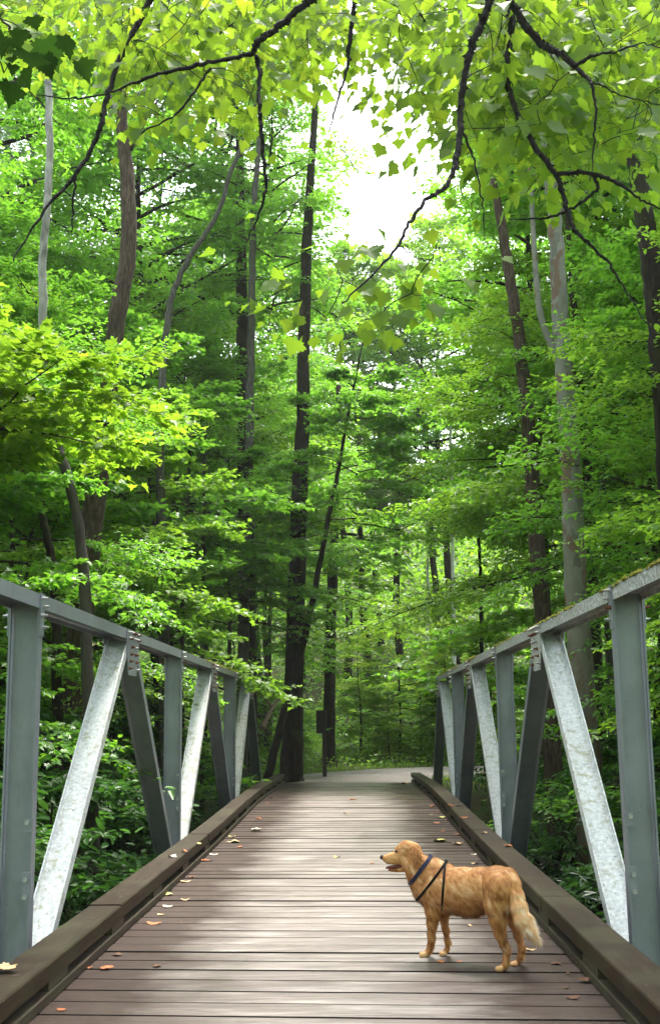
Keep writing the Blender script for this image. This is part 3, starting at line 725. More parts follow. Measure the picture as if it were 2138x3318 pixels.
trunk_tree('tree', 'grey spotted slim trunk second to the right of the pale sycamore', 25,
  [(1345, 520, 8), (1362, 680, 11), (1380, 850, 14), (1400, 1000, 17), (1410, 1150, 19), (1416, 1400, 20)], 'bark_grey')
trunk_tree('tree', 'thick dark trunk at the right edge of the picture', 14,
  [(1470, 300, 38), (1482, 380, 42), (1500, 480, 46), (1518, 620, 50), (1540, 800, 54), (1562, 1100, 60), (1575, 1400, 62)], 'bark_dark', crown=('crown_b', 'leaf_green', .7, 8, (1.5, 1)))
for i, (lab, y, pth, mt) in enumerate([
  ('thin dark sapling stem behind the left truss, right of the thick brown trunk', 24, [(445, 980, 7), (440, 1150, 9), (428, 1300, 11), (424, 1500, 12)], 'bark_dark'),
  ('straight thin dark stem between the left truss and the paired trunks', 25, [(478, 1000, 6), (476, 1200, 8), (474, 1500, 9)], 'bark_dark'),
  ('short dark crooked trunk left of the thick brown trunk behind the first left post', 16, [(0, 900, 10), (40, 1010, 12), (90, 1150, 16), (120, 1300, 20), (135, 1500, 24)], 'bark_dark'),
  ('thin white birch trunk far off through the gap left of the brown sycamore', 56, [(1046, 880, 4), (1050, 990, 6), (1052, 1110, 7), (1056, 1300, 8), (1060, 1600, 9)], 'bark_birch'),
  ('thinner white birch trunk far off, left of its taller neighbour', 60, [(990, 980, 3), (994, 1080, 5), (998, 1300, 6), (1000, 1600, 7)], 'bark_birch'),
  ('pale trunk in the far wood beside the end of the right truss', 46, [(1012, 1250, 7), (1016, 1400, 9), (1018, 1550, 10), (1022, 1700, 11)], 'bark_grey'),
  ('light trunk in the far wood between the left truss end and the big dark trunk', 42, [(636, 1300, 8), (630, 1450, 10), (627, 1600, 11), (624, 1700, 12)], 'bark_grey'),
  ('thin dark stem among leaves at the right edge of the wood', 27, [(1448, 800, 7), (1455, 1000, 9), (1465, 1250, 11), (1470, 1500, 12)], 'bark_dark'),
  ('forked dark stem among leaves above the right truss end', 30, [(1115, 1200, 5), (1120, 1350, 8), (1124, 1500, 10)], 'bark_dark'),
  ]):
    trunk_tree('sapling' if 'sapling' in lab or 'stem' in lab else 'tree', lab, y, pth, mt)

# --- whole trees and shrubs of the understorey: kind, leaf, x, y, scale, label
US = 'understorey trees along the banks'
for kind, lm, x, y, s, lab in [
  ('maple_c', 'leaf_yellow', -4.35, 11.3, 1.0, 'bright yellow-green maple reaching over the left truss'),
  ('beech_a', 'leaf_green', -7.2, 15.0, 1.05, 'layered green tree at the left edge behind the first left post'),
  ('beech_hi', 'leaf_green', -5.2, 17.5, .9, 'layered green tree right behind the left truss beside the thick brown trunk'),
  ('maple_a', 'leaf_green', -6.2, 21.0, 1.2, 'green maple behind the middle of the left truss'),
  ('beech_a', 'leaf_green', -8.6, 24.0, 1.3, 'tall leafy tree farther back on the left bank'),
  ('maple_hi', 'leaf_bright', -4.6, 21.5, .95, 'fresh green maple at the far end of the left truss'),
  ('beech_hi', 'leaf_green', -4.6, 30.5, 1.05, 'leafy tree beside the paired trunks left of the bridge end'),
  ('beech_hi', 'leaf_green', -3.1, 34.0, 1.1, 'leafy tree close behind the big dark trunk'),
  ('maple_hi', 'leaf_bright', -1.9, 37.5, 1.2, 'maple above the wooden sign post'),
  ('beech_hi', 'leaf_bright', 4.9, 24.0, 1.15, 'broad layered beech reaching left over the far right truss'),
  ('beech_a', 'leaf_green', 5.2, 16.0, 1.0, 'layered beech beside the tall pale sycamore'),
  ('spray', 'leaf_bright', 4.6, 10.8, 1.0, 'fresh light-green tree close behind the right truss'),
  ('maple_b', 'leaf_yellow', 6.0, 12.5, 1.0, 'yellow-green young maple at the right edge'),
  ('beech_a', 'leaf_green', 7.8, 20.0, 1.3, 'tall layered tree at the right edge beyond the sycamores'),
  ('beech_hi', 'leaf_bright', 6.2, 32.0, 1.2, 'leafy tree overhanging the lane right of the bridge end'),
  ('maple_a', 'leaf_green', 8.5, 30.0, 1.6, 'large maple on the right behind the slim dark trunks'),
  ('maple_b', 'leaf_bright', 5.2, 43.5, .8, 'low bright maple beyond the lane by the right truss end'),
  ('beech_hi', 'leaf_green', -3.4, 46.0, 1.3, 'leafy tree beyond the lane left of the sign post'),
  ('beech_a', 'leaf_green', -6.5, 38.0, 1.6, 'tall leafy tree behind the paired trunks'),
  ('beech_a', 'leaf_green', -11.0, 32.0, 1.7, 'tall leafy tree deep in the wood on the left'),
  ('maple_a', 'leaf_green', 8.5, 42.0, 1.9, 'big maple across the lane on the right'),
  ('beech_hi', 'leaf_bright', -6.4, 19.0, .95, 'light-green layered tree between the thick brown trunk and the leaning grey one'),
  ('beech_hi', 'leaf_green', -7.4, 26.5, 1.15, 'tall layered tree behind the leaning grey trunk'),
  ('beech_hi', 'leaf_bright', -5.6, 34.0, 1.35, 'light-green tree behind the paired trunks'),
  ('maple_hi', 'leaf_green', -5.2, 14.2, .8, 'green maple under the yellow-green one on the left bank'),
  ('beech_hi', 'leaf_bright', 5.3, 14.2, .85, 'light-green beech in front of the tall pale sycamore'),
  ('beech_hi', 'leaf_green', 5.6, 19.5, 1.05, 'green beech in front of the slim dark trunks on the right'),
  ('maple_hi', 'leaf_bright', 6.6, 24.0, 1.2, 'fresh maple behind the brown mottled sycamore'),
  ('maple_hi', 'leaf_green', -3.0, 28.0, .85, 'small layered maple at the far left bridge end, before the big dark trunk'),
  ('maple_hi', 'leaf_green', -4.4, 25.5, 1.05, 'layered maple spreading in front of the paired trunks left of the bridge end'),
  ('beech_hi', 'leaf_bright', 4.6, 27.5, 1.05, 'fresh beech reaching in from the right just beyond the right truss'),
  ('beech_b', 'leaf_lime', .2, 42.4, .55, 'small bright tree beyond the lane, nearest the wooden sign post'),
  ('beech_b', 'leaf_lime', 1.7, 43.2, .72, 'small bright layered tree beyond the lane in the middle'),
  ('beech_b', 'leaf_lime', 3.4, 42.6, .62, 'small bright layered tree beyond the lane left of the right truss end'),
  ('beech_b', 'leaf_lime', 4.9, 43.4, .8, 'small bright tree beyond the lane seen through the right truss end'),
  ('maple_b', 'leaf_bright', 2.9, 41.3, .4, 'low bright maple sapling at the far edge of the lane'),
  ('maple_b', 'leaf_bright', 1.2, 41.0, .45, 'lowest bright maple sapling at the far edge of the lane'),
  ('beech_a', 'leaf_green', 12.5, 34.0, 1.7, 'tall leafy tree deep in the wood on the right')]:
    plant(kind, lm, x, y, s, lab, 'tree', US, z={'maple_c': -2.9, 'spray': -2.7}.get(kind))
SH = 'shrubs on the stream banks'
for kind, lm, x, y, s, lab, dz in [
  ('shrub_a', 'leaf_shrub', -3.9, 10.6, 1.15, 'leafy shrub beside the first bright diagonal of the left truss', .9),
  ('shrub_b', 'leaf_shrub', -3.5, 13.4, 1.3, 'leafy shrub under the first dark diagonal of the left truss', 1.0),
  ('shrub_a', 'leaf_shrub', -4.7, 16.0, 1.2, 'leafy shrub behind the second left post', 1.0),
  ('shrub_a', 'leaf_shrub', -4.7, 19.2, 1.1, 'leafy shrub behind the third left diagonal', 1.0),
  ('shrub_b', 'leaf_shrub', -4.3, 22.4, 1.0, 'leafy shrub behind the last left post', .9),
  ('shrub_a', 'leaf_shrub', -5.6, 12.4, 1.4, 'dark leafy shrub low behind the first left post', .5),
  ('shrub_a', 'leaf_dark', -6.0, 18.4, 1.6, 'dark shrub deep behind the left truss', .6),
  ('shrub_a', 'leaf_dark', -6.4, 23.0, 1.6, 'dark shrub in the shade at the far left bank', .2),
  ('shrub_a', 'leaf_shrub', 3.7, 10.4, 1.05, 'leafy shrub just behind the first bright diagonal of the right truss', .9),
  ('shrub_b', 'leaf_shrub', 3.8, 13.6, 1.1, 'leafy shrub beside the dark diagonal of the right truss', 1.0),
  ('shrub_a', 'leaf_shrub', 4.2, 17.0, 1.1, 'leafy shrub behind the second right post', .8),
  ('shrub_b', 'leaf_shrub', 4.2, 20.8, 1.0, 'leafy shrub behind the far right diagonals', .7),
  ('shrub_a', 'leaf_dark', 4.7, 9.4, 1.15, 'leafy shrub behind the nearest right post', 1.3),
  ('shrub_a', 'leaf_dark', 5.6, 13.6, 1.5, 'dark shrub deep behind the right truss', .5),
  ('shrub_b', 'leaf_shrub', 4.3, 26.6, .7, 'low shrub at the end of the right truss', 0),
  ('shrub_a', 'leaf_bright', .2, 44.0, 1.1, 'bright low bush beyond the lane, nearest the sign post', 0),
  ('shrub_a', 'leaf_bright', 2.6, 45.5, 1.3, 'bright low bush beyond the lane in the middle', 0),
  ('shrub_b', 'leaf_bright', 4.3, 44.0, 1.5, 'bright low bush beyond the lane beside the right truss end', 0),
  ('shrub_a', 'leaf_bright', -3.2, 41.0, 1.1, 'bright low bush left of the big dark trunk', 0),
  ('shrub_b', 'leaf_bright', -2.2, 39.5, .7, 'small bush between the big dark trunk and the sign post', 0),
  ('shrub_b', 'leaf_green', -3.9, 29.6, .6, 'low bush at the foot of the thin black leaning trunk', 0)]:
    plant(kind, lm, x, y, s, lab, 'shrub', SH, z=float(ground_z(x, y))+dz-(1.0 if 10 < y < 22 else 0), name='shrub')
CN = 'tall trees closing off the sky'
for kind, lm, x, y, s, lab in [
  ('crown_a', 'leaf_green', 7.4, 43.0, .98, 'tall tree in the background between the sky gap and the tall pale sycamore'),
  ('crown_b', 'leaf_green', 5.4, 31.0, .95, 'tall tree whose leaves edge the right side of the sky gap'),
  ('crown_b', 'leaf_bright', -.4, 60.0, 1.15, 'light-green tree just right of the big dark trunk, beneath the sky gap'),
  ('crown_b', 'leaf_green', 4.6, 59.0, 1.12, 'green tree beneath the right end of the sky gap'),
  ('crown_a', 'leaf_green', -3.6, 45.0, .98, 'tall tree straight behind the big dark trunk, left of the sky gap'),
  ('crown_b', 'leaf_bright', 1.6, 66.0, 1.1, 'farthest pale tree in the middle of the wood'),
  ('crown_a', 'leaf_green', -6.6, 31.0, .9, 'tall tree behind the leaning grey trunk and the paired trunks'),
  ('crown_b', 'leaf_bright', -2.8, 60.0, 1.25, 'pale light-green tree behind the top of the big dark trunk'),
  ('crown_b', 'leaf_yellow', 2.6, 62.0, 1.15, 'pale yellow tree in the middle below the sky gap'),
  ('crown_a', 'leaf_green', -9.5, 27.0, .95, 'tall tree above the left bank behind the leaning grey trunk'),
  ('fine', 'leaf_grey', -11.0, 36.0, 1.1, 'grey-green fine-leaved conifer at the upper left'),
  ('fine', 'leaf_grey', -7.0, 42.0, 1.15, 'grey-green conifer left of the paired trunks'),
  ('crown_b', 'leaf_bright', -9.5, 48.0, 1.1, 'tall light-green tree far back left of the sky gap'),
  ('crown_b', 'leaf_bright', .8, 62.0, 1.2, 'pale yellow-green tree below the bright sky gap'),
  ('crown_a', 'leaf_bright', 5.4, 58.0, 1.08, 'pale bright tree right under the sky gap'),
  ('crown_a', 'leaf_green', 8.2, 33.0, 1.0, 'tall tree right of the sky gap with airy leaves'),
  ('crown_b', 'leaf_green', 7.2, 27.5, 1.0, 'tall tree over the right truss, edging the sky gap'),
  ('crown_a', 'leaf_yellow', 11.5, 26.0, 1.0, 'tall yellow-green tree at the upper right'),
  ('crown_a', 'leaf_green', -5.2, 40.0, .86, 'tall tree filling the sky left of the big dark trunk'),
  ('crown_a', 'leaf_green', -14.0, 45.0, 1.3, 'tall tree far back at the left edge'),
  ('crown_a', 'leaf_green', 14.0, 48.0, 1.3, 'tall tree far back at the right edge')]:
    plant(kind, lm, x, y, s, lab, 'tree', CN)

# trees on the near bank, behind and above the camera: they carry the boughs and shade the near end of the bridge
for kind, x, y, s, lab in [('crown_b', -4.6, -1.5, .9, 'maple on the near bank whose boughs hang over the left of the bridge'), ('crown_b', 4.4, -2.5, .9, 'maple on the near bank whose boughs hang over the right of the bridge'),
  ('crown_b', -.8, -11.5, 1.0, 'tall maple standing behind the near end of the bridge')]:
    plant(kind, 'leaf_maple', x, y, s, lab, 'tree', 'maples on the near bank', z=-1.8 if y > -5 else 0)

# far wood: reads as one mass
def near_wood():
    r = np.random.default_rng(78); n = 34000
    k = r.random(n)
    x = np.where(k < .5, r.uniform(-34, 34, n), np.where(r.random(n) < .5, -1, 1)*r.uniform(13, 24, n))
    y = np.where(k < .5, r.uniform(-30, -15, n), np.where(r.random(n) < .5, r.uniform(-22, -5, n), r.uniform(12, 26, n)))   # open along the stream
    z = ground_z(x, y)*.5 + 15*r.random(n)**.8
    nb = n//14; base = np.stack([x, y, z], -1)[:nb]
    pos = base[r.integers(0, nb, n)] + r.normal(0, 1, (n, 3))*np.array([1.2, 1.2, .6])
    ax = nrm(r.normal(0, 1, (n, 3))*np.array([1, 1, .4])); nr = nrm(r.normal(0, .7, (n, 3)) + np.array([0, 0, 1]))
    me = leaves_mesh('surrounding_wood', pos, ax, nr, r.uniform(.4, .8, n), 'oval', r)
    tag(link('surrounding_wood', me, MAT['leaf_green']), kind='stuff', label='the wood on both banks around the bridge', cat='wood')
near_wood()
def far_wood():
    r = np.random.default_rng(77); n = 52000
    x = r.uniform(-46, 46, n); y = r.uniform(56, 96, n)
    top = 11 + 3*np.sin(x*.35+1)+2.5*np.sin(x*.9+y*.2) - 6*np.exp(-((x-1.5-(y-60)*.05)/7)**2)
    c = r.random(n)**.8
    z = ground_z(x, y) + c*top
    cl = r.integers(0, n//12, n); off = r.normal(0, 1.1, (n//12, 3)); 
    pos = np.stack([x, y, z], -1)
    base = pos[r.integers(0, n, n//12)]
    pos = base[cl] + r.normal(0, 1, (n, 3))*np.array([1.1, 1.1, .45])
    ax = nrm(r.normal(0, 1, (n, 3))*np.array([1, 1, .4])); nr = nrm(r.normal(0, .7, (n, 3)) + np.array([0, -.3, 1]))
    me = leaves_mesh('far_wood', pos, ax, nr, r.uniform(.28, .5, n), 'oval', r)
    tag(link('far_wood', me, MAT['leaf_bright']), kind='stuff', label='hazy green wood beyond the lane', cat='wood')
far_wood()

# ------------------------------------------------------------------ the dog (one continuous body grown from a distance field)
def Z(x, y, d):                                   # pixel of a 2.567x enlargement of the photograph around the dog, at depth d
    return S(1190+x/2.567, 2700+y/2.567, d)
def zr(n, d=7.5): return n/2.567*d/F
BODY = []                                         # (p0, p1, r0, r1, blend, flow, fur length, tone)
HEAD_D = 7.66
_h = nrm(np.array([-.77, .63, 0.])); _l = np.array([-.63, -.77, 0.])   # heading and the dog's left
def cap(a, b, k, flow, fl, tone, thin=.009):
    p0, p1 = Z(a[0], a[1], a[3]), Z(b[0], b[1], b[3])
    BODY.append((p0, p1, zr(a[2], a[3])-thin, zr(b[2], b[3])-thin, k, nrm(np.array(flow, float)), fl, tone))
back = -_h; dn = np.array([0, 0, -1.0])
T = [(535, 440, 142, 7.62), (655, 458, 172, 7.56), (800, 472, 178, 7.47), (955, 452, 160, 7.38), (1090, 418, 140, 7.30), (1150, 410, 118, 7.27)]
for a, b in zip(T, T[1:]): cap(a, b, .035, back*.8+dn*.6, .026, .45)
cap((495, 455, 100, 7.66), (560, 560, 90, 7.62), .04, dn*.9+back*.3, .03, .5)            # breast
cap((620, 330, 92, 7.58), (560, 300, 95, 7.60), .05, back, .022, .5)                      # withers
cap((385, 225, 92, 7.64), (520, 350, 128, 7.62), .05, back*.5+dn*.7, .03, .5)             # neck
cap((400, 300, 85, 7.64), (470, 430, 100, 7.64), .05, dn*.9+back*.3, .035, .45)
# head, turned to the dog's left: pure profile
hx = np.array([1.0, 0, 0])
def hcap(a, b, k, flow=(1, 0, -.3), fl=.012, tone=.5, dd=0.0):
    cap((a[0]/2, a[1]/2, a[2]/2, HEAD_D+dd), (b[0]/2, b[1]/2, b[2]/2, HEAD_D+dd), k, flow, fl, tone, .003)
hcap((650, 268, 150), (745, 305, 158), .02, (1, 0, -.4), .012, .5)
hcap((600, 400, 122), (720, 440, 150), .03, (1, 0, -.8), .018, .55)
hcap((535, 290, 88), (540, 350, 90), .016, (1, 0, -.3), .006)
hcap((520, 372, 92), (292, 415, 58), .014, (1, 0, -.15), .004, .6)
hcap((560, 420, 96), (340, 446, 66), .010, (1, 0, -.3), .004, .65)
hcap((500, 430, 88), (420, 442, 74), .010, (1, 0, -.3), .004, .68)
hcap((498, 285, 15), (540, 268, 13), .004, (1, 0, -.2), .004, 1.0, -.052)
hcap((640, 585, 56), (500, 612, 40), .006, (1, 0, -.2), .006, .5)
hcap((500, 612, 40), (362, 612, 30), .006, (1, 0, -.2), .003, .3)
# legs
def leg(pts, fl, tone, k=.02):
    for i, (a, b) in enumerate(zip(pts, pts[1:])):
        cap(a, b, k if i > 0 else .04, dn*.9+back*.35, fl*(1 if i < len(pts)-3 else .5), tone)
leg([(555, 500, 105, 7.56), (545, 640, 72, 7.58), (533, 740, 48, 7.60), (528, 850, 36, 7.62), (520, 930, 29, 7.64), (508, 985, 31, 7.65), (472, 1008, 30, 7.66)], .018, .45)
leg([(640, 540, 80, 7.70), (628, 680, 46, 7.70), (645, 790, 33, 7.69), (660, 890, 27, 7.68), (664, 960, 27, 7.68), (640, 995, 28, 7.68)], .018, .35)
leg([(1085, 455, 135, 7.21), (1068, 580, 104, 7.21), (1078, 700, 76, 7.21), (1095, 810, 52, 7.21), (1130, 905, 37, 7.22), (1146, 945, 33, 7.22), (1148, 1030, 28, 7.22), (1143, 1100, 31, 7.22), (1102, 1122, 29, 7.22)], .022, .45)
leg([(1170, 460, 105, 7.32), (1185, 620, 75, 7.34), (1215, 750, 44, 7.35), (1250, 850, 36, 7.36), (1276, 930, 31, 7.36), (1268, 1010, 26, 7.36), (1258, 1062, 28, 7.36), (1220, 1082, 26, 7.36)], .02, .38)
# toes
for (x, y, d, s) in ((448, 1012, 7.655, 1), (612, 1003, 7.68, .9), (1080, 1128, 7.215, 1), (1200, 1088, 7.355, .9)):
    for o in (-1, 0, 1): cap((x+o*3, y+o*5, 19*s, d+o*-.024), (x+28, y-3+o*4, 25*s, d+o*-.021), .008, (1, 0, -.2), .004, .72, .002)
# tail
TL = [(1180, 335, 58, 7.24), (1218, 415, 58, 7.19), (1240, 520, 62, 7.15), (1258, 620, 70, 7.12), (1288, 710, 72, 7.10), (1335, 790, 56, 7.08), (1368, 835, 28, 7.07)]
for i, (a, b) in enumerate(zip(TL, TL[1:])):
    cap(a, b, .03 if i == 0 else .02, Z(b[0], b[1], b[3])-Z(a[0], a[1], a[3])+np.array([.05, 0, -.02]), .024+.002*i, (.48, .52, .60, .72, .84, .92)[i])
cap((1130, 480, 70, 7.18), (1145, 560, 50, 7.18), .03, dn+np.array([.2, 0, 0]), .035, .95)    # pale breeches

def sdf(Q, full=False):
    """smooth union; full also gives the nearest primitive"""
    d = None; best = None; bi = None
    for i, (p0, p1, r0, r1, k, *_r) in enumerate(BODY):
        ba = p1-p0; pa = Q-p0
        t = np.clip((pa @ ba)/(ba @ ba), 0, 1)
        di = np.linalg.norm(pa - t[..., None]*ba, axis=-1) - (r0+(r1-r0)*t)
        if d is None: d = di.copy()
        else:
            h = np.clip(.5+.5*(d-di)/k, 0, 1); d = d*(1-h) + di*h - k*h*(1-h)
        if full:
            if best is None: best, bi = di.copy(), np.zeros(di.shape, int)
            else: m = di < best; best[m] = di[m]; bi[m] = i
    return (d, bi) if full else d
def surface_nets(lo, hi, h):
    n = np.ceil((hi-lo)/h).astype(int)+1
    X, Y, Zz = [lo[i]+h*np.arange(n[i]) for i in range(3)]
    Q = np.stack(np.meshgrid(X, Y, Zz, indexing='ij'), -1).astype(np.float64); P = sdf(Q)
    s = P < 0; c = n-1
    acc = np.zeros((*c, 3)); cnt = np.zeros(c)
    corners = [(i, j, k) for i in (0, 1) for j in (0, 1) for k in (0, 1)]
    def sub(Aa, o): return Aa[o[0]:o[0]+c[0], o[1]:o[1]+c[1], o[2]:o[2]+c[2]]
    for a in corners:
        for ax in range(3):
            if a[ax]: continue
            b = tuple(a[q]+(q == ax) for q in range(3))
            pa, pb = sub(P, a), sub(P, b); m = (pa < 0) != (pb < 0)
            t = np.where(m, pa/(pa-pb+1e-12), 0)
            off = np.zeros((*c, 3)); off[...] = a; off[..., ax] += t
            acc[m] += off[m]; cnt[m] += 1
    act = cnt > 0; vid = -np.ones(c, int); vid[act] = np.arange(act.sum())
    ijk = np.argwhere(act); V = lo + h*(ijk + acc[act]/cnt[act][:, None])
    Fq = []
    for ax in range(3):
        u, v = (ax+1) % 3, (ax+2) % 3
        sl = [slice(1, -1)]*3; sl[ax] = slice(0, -1)
        a = s[tuple(sl)]; sh = sl.copy(); sh[ax] = slice(1, None); b = s[tuple(sh)]
        e = np.argwhere(a != b); flip_ = a[tuple(e.T)]
        o = np.array([1, 1, 1]); o[ax] = 0; e = e + o
        def g_(du, dv):
            q = e.copy(); q[:, u] -= du; q[:, v] -= dv; return vid[tuple(q.T)]
        q = np.stack([g_(0, 0), g_(1, 0), g_(1, 1), g_(0, 1)], -1)
        q[flip_] = q[flip_][:, ::-1]; Fq.append(q[(q >= 0).all(1)])
    return V, np.concatenate(Fq)[:, ::-1]
def build_dog():
    r = np.random.default_rng(21)
    base = np.array([.72, 7.45, 0.0])
    lo = np.min([np.minimum(b[0], b[1])-max(b[2], b[3]) for b in BODY], 0)-.03
    hi = np.max([np.maximum(b[0], b[1])+max(b[2], b[3]) for b in BODY], 0)+.03
    V, Fq = surface_nets(lo, hi, .0075)
    low = V[:, 2] < .004; V[low, 2] = .004
    dog = empty('dog', base, 'golden retriever with blue collar and black harness standing on the planks', 'dog')
    _, bi = sdf(V, True); tone = np.array([b[7] for b in BODY])[bi]
    m, nt, out = newmat('golden_coat'); at = N(nt, 'ShaderNodeAttribute', attribute_name='rnd')
    c = ramp(nt, at.outputs['Fac'], [(0, (.13, .04, .012)), (.25, (.30, .11, .03)), (.5, (.55, .25, .082)), (.75, (.72, .46, .23)), (1, (.86, .74, .58))])
    principled(nt, out, c, .6, 0, .25)
    body = link('body', fast_mesh('body', V, Fq, np.clip(tone-.1, 0, 1), True), m, dog)
    body['label'] = 'golden furred body'
    # coat
    tri = np.concatenate([Fq[:, [0, 1, 2]], Fq[:, [0, 2, 3]]]); a, b, c3 = V[tri[:, 0]], V[tri[:, 1]], V[tri[:, 2]]
    cr = np.cross(b-a, c3-a); ar = np.linalg.norm(cr, axis=1); nS = 150000
    w = ar.copy(); pick = r.choice(len(tri), nS, p=w/w.sum())
    u, v = r.random(nS), r.random(nS); fl = u+v > 1; u[fl], v[fl] = 1-u[fl], 1-v[fl]
    p = a[pick]*(1-u-v)[:, None] + b[pick]*u[:, None] + c3[pick]*v[:, None]
    e = .004; nrmv = np.stack([sdf(p+np.eye(3)[i]*e)-sdf(p-np.eye(3)[i]*e) for i in range(3)], -1); nv = nrm(nrmv)
    _, bi = sdf(p, True)
    flow = np.array([x[5] for x in BODY])[bi]; ln = np.array([x[6] for x in BODY])[bi]; tn = np.array([x[7] for x in BODY])[bi]
    # feathering: belly, breast and the backs of the legs grow longer
    under = np.clip(-nv[:, 2], 0, 1); rear = np.clip(nv @ back, 0, 1); onleg = (p[:, 2] < .36) & (p[:, 2] > .07)
    ln = ln*(1 + .9*under*(ln > .02) + 1.6*rear*onleg*(ln > .008))
    # tufts: directions and tones shared by neighbouring hairs
    lat = r.normal(0, 1, (40, 40, 40))
    def vnoise(x):
        i_ = np.floor(x).astype(int); f_ = x-i_; f_ = f_*f_*(3-2*f_); o_ = 0
        for a_ in (0, 1):
            for b_ in (0, 1):
                for c_ in (0, 1):
                    o_ = o_ + lat[(i_[:, 0]+a_) % 40, (i_[:, 1]+b_) % 40, (i_[:, 2]+c_) % 40]*(f_[:, 0] if a_ else 1-f_[:, 0])*(f_[:, 1] if b_ else 1-f_[:, 1])*(f_[:, 2] if c_ else 1-f_[:, 2])
        return o_
    along = np.sum(p*flow, 1, keepdims=True)*flow*.55        # tufts are longer than wide
    tuft = vnoise((p-along)*75)*1.1+vnoise((p-along)*28+7)*.9; tuft2 = vnoise((p-along)*60+13)*1.3
    side = np.cross(nv, flow)
    d = nrm(flow - nv*np.sum(flow*nv, 1, keepdims=True)*.9 + nv*(.12+.12*np.abs(tuft2))[:, None] + side*(.28*tuft)[:, None] + dn*.18 + r.normal(0, .10, (nS, 3)))
    L = ln*r.uniform(.55, 1.15, nS)
    sd_ = nrm(np.cross(d, nv))*(.0014+.0008*r.random(nS))[:, None]
    mid = p + d*(L*.55)[:, None]; tip = p + d*L[:, None] + dn*(.18*L)[:, None] - nv*(.10*L)[:, None]
    tip[:, 2] = np.maximum(tip[:, 2], .003); mid[:, 2] = np.maximum(mid[:, 2], .003)
    vv = np.stack([p-sd_, p+sd_, mid-sd_*.75, mid+sd_*.75, tip], 1).reshape(-1, 3)
    ff = (np.array([(0, 1, 3), (0, 3, 2), (2, 3, 4)])[None]+(np.arange(nS)*5)[:, None, None]).reshape(-1, 3)
    t = np.clip(tn + .12*tuft + .04*tuft2 + r.normal(0, .045, nS) - .08*under, 0, 1)  # undersides toned darker: belly shade put into the hair colour
    tt = np.repeat(t, 5).reshape(-1, 5) + np.array([-.12, -.12, 0, 0, .10])
    link('coat', fast_mesh('coat', vv, ff, np.clip(tt, 0, 1).ravel()), m, dog)
    # small parts
    def blob(name, c, rad, mat, sc_=(1, 1, 1), parent=dog):
        bm = bmesh.new(); bmesh.ops.create_icosphere(bm, subdivisions=3, radius=rad)
        for x in bm.verts: x.co = Vector((x.co.x*sc_[0], x.co.y*sc_[1], x.co.z*sc_[2])) + Vector(c)
        me = bpy.data.meshes.new(name); bm.to_mesh(me); bm.free()
        return link(name, me, mat, parent, True)
    black = simple('nose_skin', (.035, .022, .02), .35, 0, .5, .3, 90); eyem = simple('eye_dark', (.012, .008, .006), .06, 0, .6, .1)
    red = simple('mouth_flesh', (.16, .035, .03), .35, 0, .5, .3, 50); earm = m
    def HZ(x, y, dd=0): return Z(x/2, y/2, HEAD_D+dd)
    blob('nose', HZ(242, 398), zr(18.5), black, (1, .95, 1.05))
    for s in (-1, 1):
        blob('eye', HZ(476, 300, s*.030), .0085, eyem)
    g = Geo(); tp = [(620, 540, 22), (540, 552, 34), (450, 560, 34), (370, 566, 27), (322, 570, 19), (306, 592, 8)]
    g.tube([HZ(x, y) for x, y, _ in tp], [zr(w_/2) for *_, w_ in tp], 10); link('tongue', g.mesh('tongue'), red, dog, True)
    # ears: leaf-shaped flaps hanging from the skull
    for s in (-1, 1):
        dd = s*.064
        path = [(735, 235, 26), (780, 285, 55), (810, 370, 70), (830, 460, 62), (842, 530, 42), (852, 585, 12)]
        g = Geo(); ringN = 12; Vv = []
        for i, (x, y, w_) in enumerate(path):
            ctr = HZ(x, y, dd + s*(.036*(i/5)**.8 + .010*math.sin(i/5*math.pi)))
            for j in range(ringN):
                an = 2*math.pi*j/ringN
                Vv.append(ctr + np.array([zr(w_/2)*math.cos(an), s*.009*math.sin(an)*(1 if i < 5 else .3), zr(w_/2)*.25*math.cos(an)]))
        fq = [(i*ringN+j, i*ringN+(j+1) % ringN, (i+1)*ringN+(j+1) % ringN, (i+1)*ringN+j) for i in range(len(path)-1) for j in range(ringN)]
        fq += [tuple(range(ringN)), tuple((len(path)-1)*ringN+j for j in range(ringN))]
        g.add(Vv, fq, .22)
        er = g.mesh('ear', True); eo = link('ear', er, m, dog, True)
        ns = 2600; va = np.array(Vv); i0 = r.integers(0, len(path)-1, ns); j0 = r.integers(0, ringN, ns)
        p = va[i0*ringN+j0]*(1-r.random((ns, 1))) ; al = r.random((ns, 1)); p = va[i0*ringN+j0]*(1-al)+va[(i0+1)*ringN+j0]*al
        dv = nrm(np.array([.25, 0, -1.0]) + np.array([0, s*.35, 0]) + r.normal(0, .3, (ns, 3))); L = r.uniform(.012, .03, ns)[:, None]
        sv = np.array([.0018, 0, .0006])
        vv = np.stack([p-sv, p+sv, p+dv*L*.6+sv*.7, p+dv*L*.6-sv*.7, p+dv*L], 1).reshape(-1, 3)
        ff = (np.array([(0, 1, 2), (0, 2, 3), (3, 2, 4)])[None]+(np.arange(ns)*5)[:, None, None]).reshape(-1, 3)
        link('ear_fur', fast_mesh('ear_fur', vv, ff, np.repeat(np.clip(r.normal(.3, .12, ns), 0, 1), 5)), m, eo)
